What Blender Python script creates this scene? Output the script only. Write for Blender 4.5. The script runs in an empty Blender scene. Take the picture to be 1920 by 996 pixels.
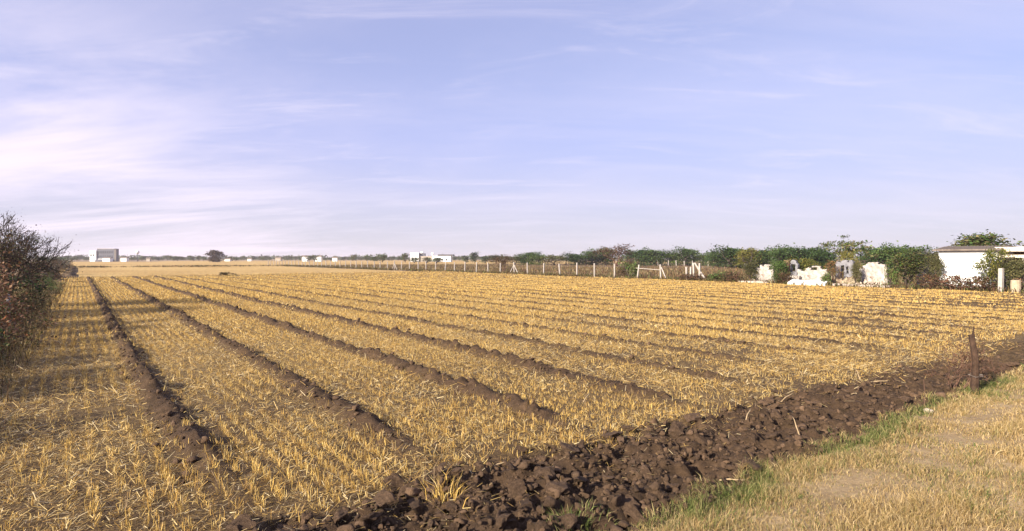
import bpy, bmesh, math, random
import numpy as np
from mathutils import Vector, Matrix

S = bpy.context.scene
COL = S.collection
# ------------------------------------------------------------------ camera, sky, sun, exposure
CAM_H = 2.2
FPX = 1091.0            # focal length in pixels of the 1920 px wide photograph
HORIZON = 484.0
cam_d = bpy.data.cameras.new("camera"); cam = bpy.data.objects.new("camera", cam_d); COL.objects.link(cam)
cam_d.sensor_width = 36.0; cam_d.lens = 36.0*FPX/1920.0
cam_d.clip_start = 0.1; cam_d.clip_end = 20000
cam.location = (0, 0, CAM_H)
cam.rotation_euler = (math.radians(90) - math.atan((498.0-HORIZON)/FPX), 0, 0)
S.camera = cam

SHADOW = Vector((0.75, 0.66, 0)).normalized()      # ground direction in which the shadows fall
SUN_EL = math.radians(24)
sun_dir = Vector((-SHADOW.x*math.cos(SUN_EL), -SHADOW.y*math.cos(SUN_EL), math.sin(SUN_EL)))   # towards the sun
sun_d = bpy.data.lights.new("sun", 'SUN'); sun = bpy.data.objects.new("sun", sun_d); COL.objects.link(sun)
sun_d.energy = 5.0; sun_d.angle = math.radians(0.6); sun_d.color = (1.0, 0.90, 0.76)
sun.rotation_euler = sun_dir.to_track_quat('Z', 'Y').to_euler()
sun.location = (-30, -30, 40)

world = bpy.data.worlds.new("World"); S.world = world; world.use_nodes = True
wn, wl = world.node_tree.nodes, world.node_tree.links
wn.clear()
def WN(t, **k):
    n = wn.new(t)
    for a, b in k.items(): setattr(n, a, b)
    return n
w_out = WN('ShaderNodeOutputWorld'); w_bg = WN('ShaderNodeBackground'); w_bg.inputs[1].default_value = 0.077
sky = WN('ShaderNodeTexSky', sky_type='NISHITA', sun_disc=False)
sky.sun_elevation = SUN_EL; sky.sun_rotation = math.atan2(sun_dir.x, sun_dir.y)
sky.altitude = 1500; sky.air_density = 1.0; sky.dust_density = 1.2; sky.ozone_density = 3.0
tc = WN('ShaderNodeTexCoord')
sep = WN('ShaderNodeSeparateXYZ'); wl.new(tc.outputs['Generated'], sep.inputs[0])
zc = WN('ShaderNodeMath', operation='MAXIMUM'); wl.new(sep.outputs[2], zc.inputs[0]); zc.inputs[1].default_value = 0.0
za = WN('ShaderNodeMath', operation='ADD'); wl.new(zc.outputs[0], za.inputs[0]); za.inputs[1].default_value = 0.16
dx = WN('ShaderNodeMath', operation='DIVIDE'); wl.new(sep.outputs[0], dx.inputs[0]); wl.new(za.outputs[0], dx.inputs[1])
dy = WN('ShaderNodeMath', operation='DIVIDE'); wl.new(sep.outputs[1], dy.inputs[0]); wl.new(za.outputs[0], dy.inputs[1])
cmb = WN('ShaderNodeCombineXYZ'); wl.new(dx.outputs[0], cmb.inputs[0]); wl.new(dy.outputs[0], cmb.inputs[1])
mp = WN('ShaderNodeMapping'); wl.new(cmb.outputs[0], mp.inputs[0])
mp.inputs['Rotation'].default_value = (0, 0, math.radians(-14)); mp.inputs['Scale'].default_value = (0.42, 1.05, 1); mp.inputs['Location'].default_value = (3.3, 1.25, 0)
n1 = WN('ShaderNodeTexNoise'); wl.new(mp.outputs[0], n1.inputs['Vector']); n1.inputs['Scale'].default_value = 1.1
n1.inputs['Detail'].default_value = 10; n1.inputs['Roughness'].default_value = 0.60; n1.inputs['Distortion'].default_value = 0.5
r1 = WN('ShaderNodeMapRange', interpolation_type='SMOOTHSTEP'); wl.new(n1.outputs[0], r1.inputs[0])
r1.inputs[1].default_value = 0.36; r1.inputs[2].default_value = 0.70; r1.inputs[3].default_value = 0.0; r1.inputs[4].default_value = 1.0
# a deck of thin cirrus that thickens towards the west (left of the view)
west = WN('ShaderNodeMapRange', interpolation_type='SMOOTHSTEP'); wl.new(dx.outputs[0], west.inputs[0])
west.inputs[1].default_value = -0.85; west.inputs[2].default_value = -2.1; west.inputs[3].default_value = 0.20; west.inputs[4].default_value = 1.0
cl = WN('ShaderNodeMath', operation='MULTIPLY'); wl.new(r1.outputs[0], cl.inputs[0]); wl.new(west.outputs[0], cl.inputs[1])
# an even veil over the whole sky, thicker low down where one looks through more air
veil = WN('ShaderNodeMapRange', interpolation_type='SMOOTHSTEP'); wl.new(zc.outputs[0], veil.inputs[0])
veil.inputs[1].default_value = 0.0; veil.inputs[2].default_value = 0.38; veil.inputs[3].default_value = 0.92; veil.inputs[4].default_value = 0.55
mixv = WN('ShaderNodeMix', data_type='RGBA'); wl.new(veil.outputs[0], mixv.inputs['Factor']); wl.new(sky.outputs[0], mixv.inputs['A'])
mixh = WN('ShaderNodeMix', data_type='RGBA')          # veil colour: greyer in the thick air low down, lilac above
hfac = WN('ShaderNodeMapRange', interpolation_type='SMOOTHSTEP'); wl.new(zc.outputs[0], hfac.inputs[0]); hfac.inputs[1].default_value = 0.0; hfac.inputs[2].default_value = 0.22
wl.new(hfac.outputs[0], mixh.inputs['Factor']); mixh.inputs['A'].default_value = (4.4, 4.15, 4.85, 1); mixh.inputs['B'].default_value = (3.7, 3.7, 6.0, 1)
wl.new(mixh.outputs['Result'], mixv.inputs['B'])
mixc = WN('ShaderNodeMix', data_type='RGBA'); wl.new(cl.outputs[0], mixc.inputs['Factor']); wl.new(mixv.outputs['Result'], mixc.inputs['A'])
mixc.inputs['B'].default_value = (6.5, 5.8, 6.7, 1)
# faint fine wisps over the whole sky
mp2 = WN('ShaderNodeMapping'); wl.new(cmb.outputs[0], mp2.inputs[0]); mp2.inputs['Rotation'].default_value = (0, 0, math.radians(22)); mp2.inputs['Scale'].default_value = (0.8, 2.6, 1)
n2 = WN('ShaderNodeTexNoise'); wl.new(mp2.outputs[0], n2.inputs['Vector']); n2.inputs['Scale'].default_value = 1.6; n2.inputs['Detail'].default_value = 12; n2.inputs['Roughness'].default_value = 0.66; n2.inputs['Distortion'].default_value = 0.8
r2 = WN('ShaderNodeMapRange', interpolation_type='SMOOTHSTEP'); wl.new(n2.outputs[0], r2.inputs[0]); r2.inputs[1].default_value = 0.48; r2.inputs[2].default_value = 0.78; r2.inputs[4].default_value = 0.38
mixw = WN('ShaderNodeMix', data_type='RGBA'); wl.new(r2.outputs[0], mixw.inputs['Factor']); wl.new(mixc.outputs['Result'], mixw.inputs['A']); mixw.inputs['B'].default_value = (6.0, 5.5, 6.5, 1)
wl.new(mixw.outputs['Result'], w_bg.inputs[0]); wl.new(w_bg.outputs[0], w_out.inputs[0])

S.view_settings.view_transform = 'Standard'; S.view_settings.look = 'None'
S.view_settings.exposure = 1.12; S.view_settings.gamma = 1.0; S.view_settings.use_curve_mapping = False
S.render.engine = 'CYCLES'
S.cycles.max_bounces = 6; S.cycles.diffuse_bounces = 3; S.cycles.transmission_bounces = 4; S.cycles.volume_bounces = 1
S.cycles.transparent_max_bounces = 8

# ------------------------------------------------------------------ helpers
RNG = np.random.default_rng(11)
DU = np.array([-0.5985, 0.8011])     # along the soil ridges
DV = np.array([0.8011, 0.5985])      # across them, to the right
def uv2xy(u, v): return u*DU[0]+v*DV[0], u*DU[1]+v*DV[1]
def xy2uv(x, y): return x*DU[0]+y*DU[1], x*DV[0]+y*DV[1]
def bearing(px, depth):              # a place seen in the direction of photo column px, depth metres ahead
    return ((px-960.0)/FPX*depth, depth)
def on_v(px, v):                     # where that direction crosses the line v = const of the field grid
    a = (px-960.0)/FPX
    d = v/(DV[0]*a+DV[1])
    return (a*d, d)
def hpx(top, depth): return (HORIZON-top)/FPX*depth + CAM_H      # height of a thing whose top is at photo row top

def _hash(ix, iy, s):
    h = (ix.astype(np.int64)*374761393 + iy.astype(np.int64)*668265263 + s*1442695041) & 0xffffffff
    h = ((h ^ (h >> 13))*1274126177) & 0xffffffff
    return ((h ^ (h >> 16)) & 0xffff)/65535.0
def vnoise(x, y, s=0):
    x = np.asarray(x, float); y = np.asarray(y, float)
    ix = np.floor(x); iy = np.floor(y); fx = x-ix; fy = y-iy
    fx = fx*fx*(3-2*fx); fy = fy*fy*(3-2*fy)
    a = _hash(ix, iy, s); b = _hash(ix+1, iy, s); c = _hash(ix, iy+1, s); d = _hash(ix+1, iy+1, s)
    return (a*(1-fx)+b*fx)*(1-fy)+(c*(1-fx)+d*fx)*fy
def fbm(x, y, s=0, oct=4, lac=2.03, g=0.5):
    t = 0; a = 1.0; n = 0
    for k in range(oct):
        t = t + a*vnoise(x, y, s+k*17); n += a; a *= g; x = x*lac+3.1; y = y*lac+7.7
    return t/n
def sstep(a, b, x):
    t = np.clip((np.asarray(x, float)-a)/(b-a), 0, 1); return t*t*(3-2*t)

def mesh_np(name, verts, faces, mat=None, parent=None, col=None, smooth=False, loc=None):
    """one mesh object from numpy arrays; faces is a list of (F,k) index arrays"""
    me = bpy.data.meshes.new(name)
    verts = np.ascontiguousarray(verts, dtype=np.float32)
    if not isinstance(faces, (list, tuple)): faces = [faces]
    faces = [np.asarray(f, dtype=np.int32) for f in faces if len(f)]
    me.vertices.add(len(verts)); me.vertices.foreach_set('co', verts.ravel())
    loops = np.concatenate([f.ravel() for f in faces]); tot = np.concatenate([np.full(len(f), f.shape[1], np.int32) for f in faces])
    me.loops.add(len(loops)); me.loops.foreach_set('vertex_index', loops)
    me.polygons.add(len(tot)); st = np.zeros(len(tot), np.int32); st[1:] = np.cumsum(tot)[:-1]
    me.polygons.foreach_set('loop_start', st)
    me.polygons.foreach_set('loop_total', tot)
    if smooth: me.polygons.foreach_set('use_smooth', np.ones(len(tot), bool))
    me.update(calc_edges=True)
    if col is not None:
        ca = me.color_attributes.new('tint', 'FLOAT_COLOR', 'POINT')
        c4 = np.ones((len(verts), 4), np.float32); c4[:, :col.shape[1]] = col
        ca.data.foreach_set('color', c4.ravel())
    if mat: me.materials.append(mat)
    o = bpy.data.objects.new(name, me); COL.objects.link(o)
    if parent is not None: o.parent = parent
    if loc is not None: o.location = loc
    return o
def tag(o, label=None, cat=None, group=None, kind=None):
    if label: o['label'] = label
    if cat: o['category'] = cat
    if group: o['group'] = group
    if kind: o['kind'] = kind
    elif cat: o['kind'] = 'thing'
    return o
def empty(name, loc=(0, 0, 0), rz=0.0, label=None, cat=None, group=None):
    o = bpy.data.objects.new(name, None); COL.objects.link(o); o.location = loc; o.rotation_euler = (0, 0, rz)
    o.empty_display_size = 0.2
    return tag(o, label, cat, group)
def copy_tree(src, parent=None):
    c = src.copy(); COL.objects.link(c)
    if parent is not None: c.parent = parent
    for ch in list(src.children): copy_tree(ch, c)
    return c
class MB:
    """collects boxes, prisms and tubes into one mesh"""
    def __init__(s): s.v = []; s.f = []
    def add(s, vs, fs):
        b = len(s.v); s.v += [tuple(p) for p in vs]; s.f += [tuple(b+i for i in f) for f in fs]; return s
    def box(s, c, d, rz=0.0, jit=0.0, rx=0.0, ry=0.0):
        R = Matrix.Rotation(rz, 3, 'Z') @ Matrix.Rotation(ry, 3, 'Y') @ Matrix.Rotation(rx, 3, 'X')
        vs = []
        for x in (-1, 1):
            for y in (-1, 1):
                for z in (-1, 1):
                    p = R @ Vector((x*d[0]/2, y*d[1]/2, z*d[2]/2))
                    if jit: p += Vector([random.uniform(-jit, jit) for _ in range(3)])
                    vs.append(p+Vector(c))
        return s.add(vs, [(0, 1, 3, 2), (4, 6, 7, 5), (0, 4, 5, 1), (2, 3, 7, 6), (0, 2, 6, 4), (1, 5, 7, 3)])
    def tube(s, pts, rads, n=6, cap=True):
        rings = []
        for i, p in enumerate(pts):
            p = Vector(p)
            d = (Vector(pts[min(i+1, len(pts)-1)])-Vector(pts[max(i-1, 0)])).normalized()
            a = d.orthogonal().normalized() if abs(d.z) < 0.95 else Vector((1, 0, 0)).cross(d).normalized()
            b = d.cross(a)
            rings.append([p+(a*math.cos(2*math.pi*k/n)+b*math.sin(2*math.pi*k/n))*rads[i] for k in range(n)])
        vs = [q for r in rings for q in r]; fs = []
        for i in range(len(pts)-1):
            for k in range(n): fs.append((i*n+k, i*n+(k+1) % n, (i+1)*n+(k+1) % n, (i+1)*n+k))
        if cap: fs.append(tuple(range(n-1, -1, -1))); fs.append(tuple((len(pts)-1)*n+k for k in range(n)))
        return s.add(vs, fs)
    def build(s, name, mat, parent=None, loc=None, smooth=False, bevel=0):
        me = bpy.data.meshes.new(name); me.from_pydata(s.v, [], s.f); me.update()
        bm = bmesh.new(); bm.from_mesh(me); bmesh.ops.recalc_face_normals(bm, faces=bm.faces)
        if bevel: bmesh.ops.bevel(bm, geom=list(bm.edges), offset=bevel, segments=1, affect='EDGES')
        bm.to_mesh(me); bm.free()
        if smooth:
            for p in me.polygons: p.use_smooth = True
        if mat: me.materials.append(mat)
        o = bpy.data.objects.new(name, me); COL.objects.link(o)
        if parent is not None: o.parent = parent
        if loc is not None: o.location = loc
        return o

# ------------------------------------------------------------------ materials
def new_mat(name):
    m = bpy.data.materials.new(name); m.use_nodes = True
    nt = m.node_tree; nt.nodes.clear()
    out = nt.nodes.new('ShaderNodeOutputMaterial'); bs = nt.nodes.new('ShaderNodeBsdfPrincipled')
    bs.inputs['Roughness'].default_value = 0.9; bs.inputs['Specular IOR Level'].default_value = 0.2
    nt.links.new(bs.outputs[0], out.inputs[0])
    return m, nt, bs, out
def N(nt, t, ins=None, **k):
    n = nt.nodes.new(t)
    for a, b in k.items(): setattr(n, a, b)
    for a, b in (ins or {}).items():
        if hasattr(b, 'is_output') or isinstance(b, bpy.types.NodeSocket): nt.links.new(b, n.inputs[a])
        else: n.inputs[a].default_value = b
    return n
def noise(nt, scale, vec=None, detail=5, rough=0.6, dist=0.0):
    n = N(nt, 'ShaderNodeTexNoise', {'Scale': scale, 'Detail': detail, 'Roughness': rough, 'Distortion': dist})
    if vec is not None: nt.links.new(vec, n.inputs['Vector'])
    return n.outputs[0]
def ramp(nt, fac, stops):
    r = nt.nodes.new('ShaderNodeValToRGB'); e = r.color_ramp.elements
    while len(e) > len(stops): e.remove(e[-1])
    while len(e) < len(stops): e.new(0.5)
    for i, (p, c) in enumerate(stops):
        e[i].position = p; e[i].color = (c[0], c[1], c[2], 1) if len(c) == 3 else c
    nt.links.new(fac, r.inputs[0]); return r.outputs[0]
def mixc_(nt, fac, a, b, mode='MIX'):
    m = N(nt, 'ShaderNodeMix', data_type='RGBA', blend_type=mode)
    for sock, val in (('Factor', fac), ('A', a), ('B', b)):
        if isinstance(val, bpy.types.NodeSocket): nt.links.new(val, m.inputs[sock])
        elif sock == 'Factor': m.inputs[sock].default_value = val
        else: m.inputs[sock].default_value = (*val, 1)
    return m.outputs['Result']
def bump(nt, bs, h, strength=0.5, dist=0.02):
    b = N(nt, 'ShaderNodeBump', {'Strength': strength, 'Distance': dist}); nt.links.new(h, b.inputs['Height'])
    nt.links.new(b.outputs[0], bs.inputs['Normal'])
def fieldvec(nt, su, sv):
    """object coordinates turned so that x runs along the ridges"""
    t = nt.nodes.new('ShaderNodeTexCoord')
    ang = math.atan2(DU[1], DU[0])
    m0 = N(nt, 'ShaderNodeMapping', {'Vector': t.outputs['Object']}); m0.inputs['Rotation'].default_value = (0, 0, -ang)
    m1 = N(nt, 'ShaderNodeMapping', {'Vector': m0.outputs[0]}); m1.inputs['Scale'].default_value = (su, sv, 1)
    return m1.outputs[0]
def objvec(nt): return nt.nodes.new('ShaderNodeTexCoord').outputs['Object']

def mat_soil():
    m, nt, bs, _ = new_mat('soil')
    v = objvec(nt)
    a = ramp(nt, noise(nt, 9, v, 8, 0.7), [(0.3, (0.026, 0.016, 0.009)), (0.55, (0.070, 0.042, 0.024)), (0.8, (0.145, 0.092, 0.054))])
    at = N(nt, 'ShaderNodeAttribute', attribute_name='tint')
    sp = nt.nodes.new('ShaderNodeSeparateColor'); nt.links.new(at.outputs['Color'], sp.inputs[0])
    chn = N(nt, 'ShaderNodeMapRange', {0: noise(nt, 38, v, 6, 0.7), 1: 0.40, 2: 0.62})
    ch = N(nt, 'ShaderNodeMath', {0: chn.outputs[0], 1: sp.outputs[0]}, operation='MULTIPLY')
    chc = ramp(nt, noise(nt, 60, v, 3), [(0.3, (0.27, 0.175, 0.062)), (0.7, (0.54, 0.375, 0.14))])
    c = mixc_(nt, ch.outputs[0], a, chc)
    nt.links.new(c, bs.inputs['Base Color']); bs.inputs['Roughness'].default_value = 0.95
    bump(nt, bs, noise(nt, 45, v, 6, 0.75), 0.9, 0.03)
    return m
def mat_clod():
    m, nt, bs, _ = new_mat('clod_soil')
    v = objvec(nt)
    oi = nt.nodes.new('ShaderNodeObjectInfo')
    a = ramp(nt, noise(nt, 7, v, 8, 0.7), [(0.3, (0.052, 0.032, 0.018)), (0.55, (0.125, 0.077, 0.045)), (0.8, (0.23, 0.152, 0.094))])
    ge = nt.nodes.new('ShaderNodeNewGeometry'); rs = N(nt, 'ShaderNodeMath', {0: oi.outputs['Random'], 1: ge.outputs['Random Per Island']}, operation='ADD')
    k = N(nt, 'ShaderNodeMapRange', {0: rs.outputs[0], 2: 2.0, 3: 0.35, 4: 1.55})
    h = N(nt, 'ShaderNodeHueSaturation', {'Color': a, 'Value': k.outputs[0]})
    nt.links.new(h.outputs[0], bs.inputs['Base Color'])
    bump(nt, bs, noise(nt, 16, v, 10, 0.8), 1.0, 0.06)
    return m
def mat_tint(name, trans=0.25, rough=0.6, spec=0.25, hue=None):
    m, nt, bs, out = new_mat(name)
    at = N(nt, 'ShaderNodeAttribute', attribute_name='tint')
    c = at.outputs['Color']
    if hue:
        oi = nt.nodes.new('ShaderNodeObjectInfo')
        k = N(nt, 'ShaderNodeMapRange', {0: oi.outputs['Random'], 3: 1-hue, 4: 1+hue})
        k2 = N(nt, 'ShaderNodeMapRange', {0: oi.outputs['Random'], 3: 0.512, 4: 0.488})
        h = N(nt, 'ShaderNodeHueSaturation', {'Color': c, 'Value': k.outputs[0], 'Hue': k2.outputs[0]}); c = h.outputs[0]
    nt.links.new(c, bs.inputs['Base Color']); bs.inputs['Roughness'].default_value = rough; bs.inputs['Specular IOR Level'].default_value = spec
    if trans:
        t = N(nt, 'ShaderNodeBsdfTranslucent', {'Color': c}); mx = N(nt, 'ShaderNodeMixShader', {0: trans, 1: bs.outputs[0], 2: t.outputs[0]})
        nt.links.new(mx.outputs[0], out.inputs[0])
    return m
def mat_far_stubble():
    m, nt, bs, _ = new_mat('far_stubble_ground')
    v = fieldvec(nt, 0.25, 3.2); v2 = fieldvec(nt, 0.02, 0.05); v3 = objvec(nt)
    a = ramp(nt, noise(nt, 1.0, v, 6, 0.65), [(0.25, (0.29, 0.19, 0.07)), (0.55, (0.53, 0.365, 0.14)), (0.8, (0.63, 0.46, 0.20))])
    b = ramp(nt, noise(nt, 1.0, v2, 4), [(0.35, (0.80, 0.74, 0.66)), (0.65, (1.0, 1.0, 1.0))])
    c = mixc_(nt, 1.0, a, b, 'MULTIPLY')
    nt.links.new(c, bs.inputs['Base Color']); bump(nt, bs, noise(nt, 3.0, v3, 8, 0.8), 0.8, 0.15)
    return m
def mat_ground(name, stops, s1=0.02, s2=1.2, bd=0.1):
    m, nt, bs, _ = new_mat(name)
    v = objvec(nt)
    a = noise(nt, s1, v, 6, 0.6); b = noise(nt, s2, v, 8, 0.7)
    f = N(nt, 'ShaderNodeMath', {0: a, 1: b}, operation='ADD'); f2 = N(nt, 'ShaderNodeMath', {0: f.outputs[0], 1: 0.5}, operation='MULTIPLY')
    nt.links.new(ramp(nt, f2.outputs[0], stops), bs.inputs['Base Color'])
    bump(nt, bs, b, 0.8, bd); return m
def mat_plain(name, c0, c1, scale=3.0, rough=0.85, bd=0.01, spec=0.2, dirt=None):
    m, nt, bs, _ = new_mat(name)
    v = objvec(nt)
    c = ramp(nt, noise(nt, scale, v, 7, 0.65), [(0.3, c0), (0.7, c1)])
    if dirt:
        c = mixc_(nt, ramp(nt, noise(nt, scale*0.45, v, 8, 0.7), [(dirt[1], (0, 0, 0)), (dirt[1]+0.1, (1, 1, 1))]), c, dirt[0])
    nt.links.new(c, bs.inputs['Base Color']); bs.inputs['Roughness'].default_value = rough; bs.inputs['Specular IOR Level'].default_value = spec
    bump(nt, bs, noise(nt, scale*6, v, 6, 0.7), 0.6, bd); return m

M = {}
M['soil'] = mat_soil(); M['clod'] = mat_clod()
M['straw'] = mat_tint('straw', 0.22, 0.55, 0.3)
M['grass'] = mat_tint('grass', 0.28, 0.6, 0.2)
M['leaf'] = mat_tint('foliage', 0.22, 0.65, 0.2, hue=0.26)
M['bark'] = mat_plain('bark', (0.05, 0.036, 0.028), (0.13, 0.098, 0.076), 8)
M['twig'] = mat_plain('dark_twig', (0.020, 0.014, 0.011), (0.058, 0.042, 0.032), 8)
M['twig_red'] = mat_plain('dry_twig', (0.11, 0.058, 0.038), (0.20, 0.115, 0.078), 6)
M['far_stubble'] = mat_far_stubble()
M['ground'] = mat_ground('plain_ground', [(0.32, (0.12, 0.085, 0.048)), (0.5, (0.24, 0.165, 0.085)), (0.66, (0.33, 0.24, 0.125))], 0.006, 0.4)
M['pasture'] = mat_ground('pasture_ground', [(0.34, (0.105, 0.070, 0.046)), (0.5, (0.185, 0.120, 0.082)), (0.64, (0.24, 0.17, 0.10))], 0.05, 1.6)
M['verge'] = mat_ground('verge_ground', [(0.34, (0.17, 0.115, 0.058)), (0.5, (0.31, 0.22, 0.115)), (0.64, (0.42, 0.31, 0.17))], 1.1, 14, 0.03)
M['concrete'] = mat_plain('post_concrete', (0.32, 0.28, 0.24), (0.50, 0.445, 0.39), 5)
M['wire'] = mat_plain('wire', (0.20, 0.17, 0.15), (0.28, 0.25, 0.22), 4, 0.5)
M['old_wood'] = mat_plain('weathered_wood', (0.030, 0.018, 0.012), (0.095, 0.056, 0.036), 9, bd=0.02)
M['pale_wood'] = mat_plain('pale_wood', (0.30, 0.21, 0.115), (0.50, 0.375, 0.22), 12)
M['white'] = mat_plain('whitewash', (0.74, 0.73, 0.70), (0.82, 0.81, 0.79), 1.2)
M['ruin'] = mat_plain('peeling_plaster', (0.22, 0.19, 0.165), (0.56, 0.51, 0.455), 3.0, dirt=((0.15, 0.10, 0.068), 0.54))
M['ruin_grey'] = mat_plain('grey_render', (0.13, 0.125, 0.135), (0.28, 0.27, 0.28), 2.4, dirt=((0.10, 0.075, 0.06), 0.58))
M['ruin_cream'] = mat_plain('cream_plaster', (0.28, 0.215, 0.14), (0.62, 0.51, 0.35), 2.0, dirt=((0.16, 0.11, 0.075), 0.50))
M['adobe'] = mat_plain('adobe', (0.21, 0.115, 0.065), (0.36, 0.215, 0.13), 4)
M['rubble'] = mat_plain('rubble', (0.36, 0.285, 0.215), (0.60, 0.50, 0.40), 2.0)
M['dark'] = mat_plain('dark_interior', (0.018, 0.016, 0.015), (0.035, 0.030, 0.028), 2)
M['glass'] = mat_plain('window_glass', (0.03, 0.035, 0.045), (0.06, 0.065, 0.08), 0.5, 0.5, 0.0, 0.2)
M['roof'] = mat_plain('roof_sheet', (0.10, 0.08, 0.065), (0.25, 0.20, 0.165), 2.0)
M['roof_edge'] = mat_plain('roof_edge', (0.55, 0.47, 0.36), (0.72, 0.63, 0.50), 3.0)
M['grey_wall'] = mat_plain('grey_wall', (0.10, 0.10, 0.115), (0.14, 0.14, 0.16), 0.3)
M['cream_far'] = mat_plain('far_cream', (0.30, 0.26, 0.21), (0.40, 0.35, 0.29), 0.3)

# ------------------------------------------------------------------ lie of the land
RIDGES = [0.93+2.11*i for i in range(22)]
FIELD_END = 80.0
STRIP0, STRIP1 = 3.15, 5.75
def ridge_centre(i, u): return RIDGES[i] + 0.10*(fbm(u*0.16, u*0+i*3.7, 5, 3)-0.5) + (0.10*sstep(11, 6, u) if i == 0 else 0)
def ridge_amp(i, u):
    near = 8.0 if i == 0 else 6.0
    return sstep(near-0.5, near+0.7, u)*sstep(FIELD_END+0.5, FIELD_END-1.5, u)*(0.72+0.5*fbm(u*0.9, u*0+i*9.1, 9, 3))
def ridge_dist(u, v):
    """distance to the nearest soil ridge and its strength there"""
    i = np.clip(np.round((v-RIDGES[0])/2.11).astype(int), 0, len(RIDGES)-1)
    c = np.array(RIDGES)[i] + 0.10*(fbm(u*0.16, i*3.7, 5, 3)-0.5) + np.where(i == 0, 0.22*sstep(12, 6, u), 0)
    near = np.where(i == 0, 5.6, np.where(i == 1, 5.4, 5.0))
    t = np.clip((u-(near-0.6))/np.where(i == 0, 3.6, 2.4), 0, 1); t = t*t*(3-2*t)
    amp = (0.44+0.56*sstep(11.0, 6.0, v))*t*sstep(FIELD_END+0.5, FIELD_END-1.5, u)*(0.45+1.05*fbm(u*1.1, i*9.1, 9, 4))*np.where(v < RIDGES[0]-1.05, 0, 1)
    return v-c, amp
def strip_edge(v): return np.interp(v, [0, 6, 9, 12, 14, 20, 30], [5.15, 5.15, 4.9, 4.75, 4.5, 4.1, 4.0]) + 0.42*(fbm(v*0.75, v*0, 31, 4)-0.5)*2
def verge_edge(v): return STRIP0 + 0.5*(fbm(v*0.5, v*0+5, 33, 4)-0.5)
def strip_mask(u, v):
    return sstep(strip_edge(v)+0.25, strip_edge(v)-0.25, u)*sstep(verge_edge(v)-0.2, verge_edge(v)+0.25, u)*sstep(0.0, 1.6, v + 0.6*(fbm(u*1.5, v*1.5, 35, 3)-0.5)*2)
def height(u, v):
    u = np.asarray(u, float); v = np.asarray(v, float)
    d, amp = ridge_dist(u, v)
    r = 0.155*amp*np.exp(-(d/0.155)**2)
    lump = fbm(u*6.5, v*6.5, 41, 4, g=0.62)-0.5
    z = r*(1+1.5*lump) + 0.06*amp*np.exp(-(d/0.28)**2)*lump*2
    z += 0.15*np.exp(-((u-FIELD_END-0.6)/0.3)**2)*(0.7+0.6*fbm(v*0.8, u*0, 44, 3))
    z += 0.035*(fbm(u*1.3, v*1.3, 46, 4)-0.5) + 0.03*(fbm(u*8, v*8, 48, 3)-0.5)*sstep(30, 12, u) + 0.10*(fbm(u*0.13, v*0.13, 47, 3)-0.5)
    sm = strip_mask(u, v)
    cl_ = fbm(u*3.0, v*3.0, 51, 5, g=0.6)
    cl2 = np.abs(fbm(u*4.2+9, v*4.2, 57, 4)-0.5)*2
    z += sm*(-0.02 + (0.32-0.14*sstep(8, 16, v))*(cl_-0.47) - 0.30*cl2*cl2 + 0.10*(fbm(u*12, v*12, 59, 3)-0.5))
    z += 0.10*sstep(3.2, 1.8, u)*(0.6+0.5*fbm(u*1.2, v*1.2, 61, 3))
    z += 0.18*sstep(-1.0, -2.4, v)*(0.5+fbm(u*0.7, v*0.7, 63, 3))
    return z
def grid(name, us, vs, mat, zoff=0.0, colf=None, hf=height, skirt=True):
    U, V = np.meshgrid(us, vs, indexing='ij')
    Z = hf(U, V)+zoff
    if skirt:
        for sl in ((0, slice(None)), (-1, slice(None)), (slice(None), 0), (slice(None), -1)): Z[sl] -= 0.35
    X, Y = uv2xy(U, V)
    vt = np.stack([X.ravel(), Y.ravel(), Z.ravel()], 1)
    nu, nv = len(us), len(vs)
    i = np.arange(nu-1)[:, None]*nv + np.arange(nv-1)[None, :]
    f = np.stack([i, i+nv, i+nv+1, i+1], -1).reshape(-1, 4)[:, ::-1]
    col = None
    if colf is not None:
        c = colf(U, V).ravel(); col = np.stack([c, c, c], 1)
    return mesh_np(name, vt, f, mat, col=col, smooth=True)
def steps(a, b, d0, k):
    out = [a]
    while out[-1] < b: out.append(out[-1]+d0+k*(out[-1]-a))
    return np.array(out)
def chaff(u, v):
    d, amp = ridge_dist(u, v)
    bare = np.exp(-(d/0.23)**4)*np.clip(amp*1.4, 0, 1)
    c = (0.22+0.90*fbm(u*0.6, v*0.6, 71, 4))*(0.55+0.6*sstep(8, 16, u))*(1-0.95*bare)*(1-(0.93-0.45*sstep(11, 17, v))*strip_mask(u, v))*sstep(2.9, 3.6, u)
    far = sstep(12, 45, u)
    return np.clip(c*(1-far)+(1-bare)*far*1.0, 0, 1)

field = grid('stubble_field', steps(4.9, 82.3, 0.055, 0.0065), np.concatenate([np.arange(-3.6, 14, 0.07), np.arange(14, 47.6, 0.13)]), M['soil'], 0, chaff)
tag(field, kind='structure')
strip = grid('ploughed_soil', np.arange(2.7, 6.6, 0.032), np.concatenate([np.arange(-1.2, 13, 0.032), np.arange(13, 33, 0.07)]), M['soil'], 0.004, chaff, lambda u, v: height(u, v)-0.09*sstep(0.05, -0.25, u-verge_edge(v)))
tag(strip, kind='structure')
verge = grid('grass_verge', np.arange(-6, 3.35, 0.09), np.arange(-9, 34, 0.12), M['verge'], -0.01, None, lambda u, v: height(u, v)-0.10*sstep(-0.05, 0.2, u-verge_edge(v))+0.02*(fbm(u*7, v*7, 65, 3)-0.5))
tag(verge, kind='structure')
far_h = lambda u, v: 0.10*(fbm(u*0.13, v*0.13, 47, 3)-0.5) + 0.16*np.exp(-((u-164.5)/0.5)**2)
f2 = grid('far_stubble_field', np.concatenate([np.arange(81.6, 160, 2.5), np.arange(160, 170, 0.4), np.arange(170, 440, 12)]), np.arange(-3.0, 47.6, 1.6), M['far_stubble'], -0.02, None, far_h)
tag(f2, kind='structure')
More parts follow.
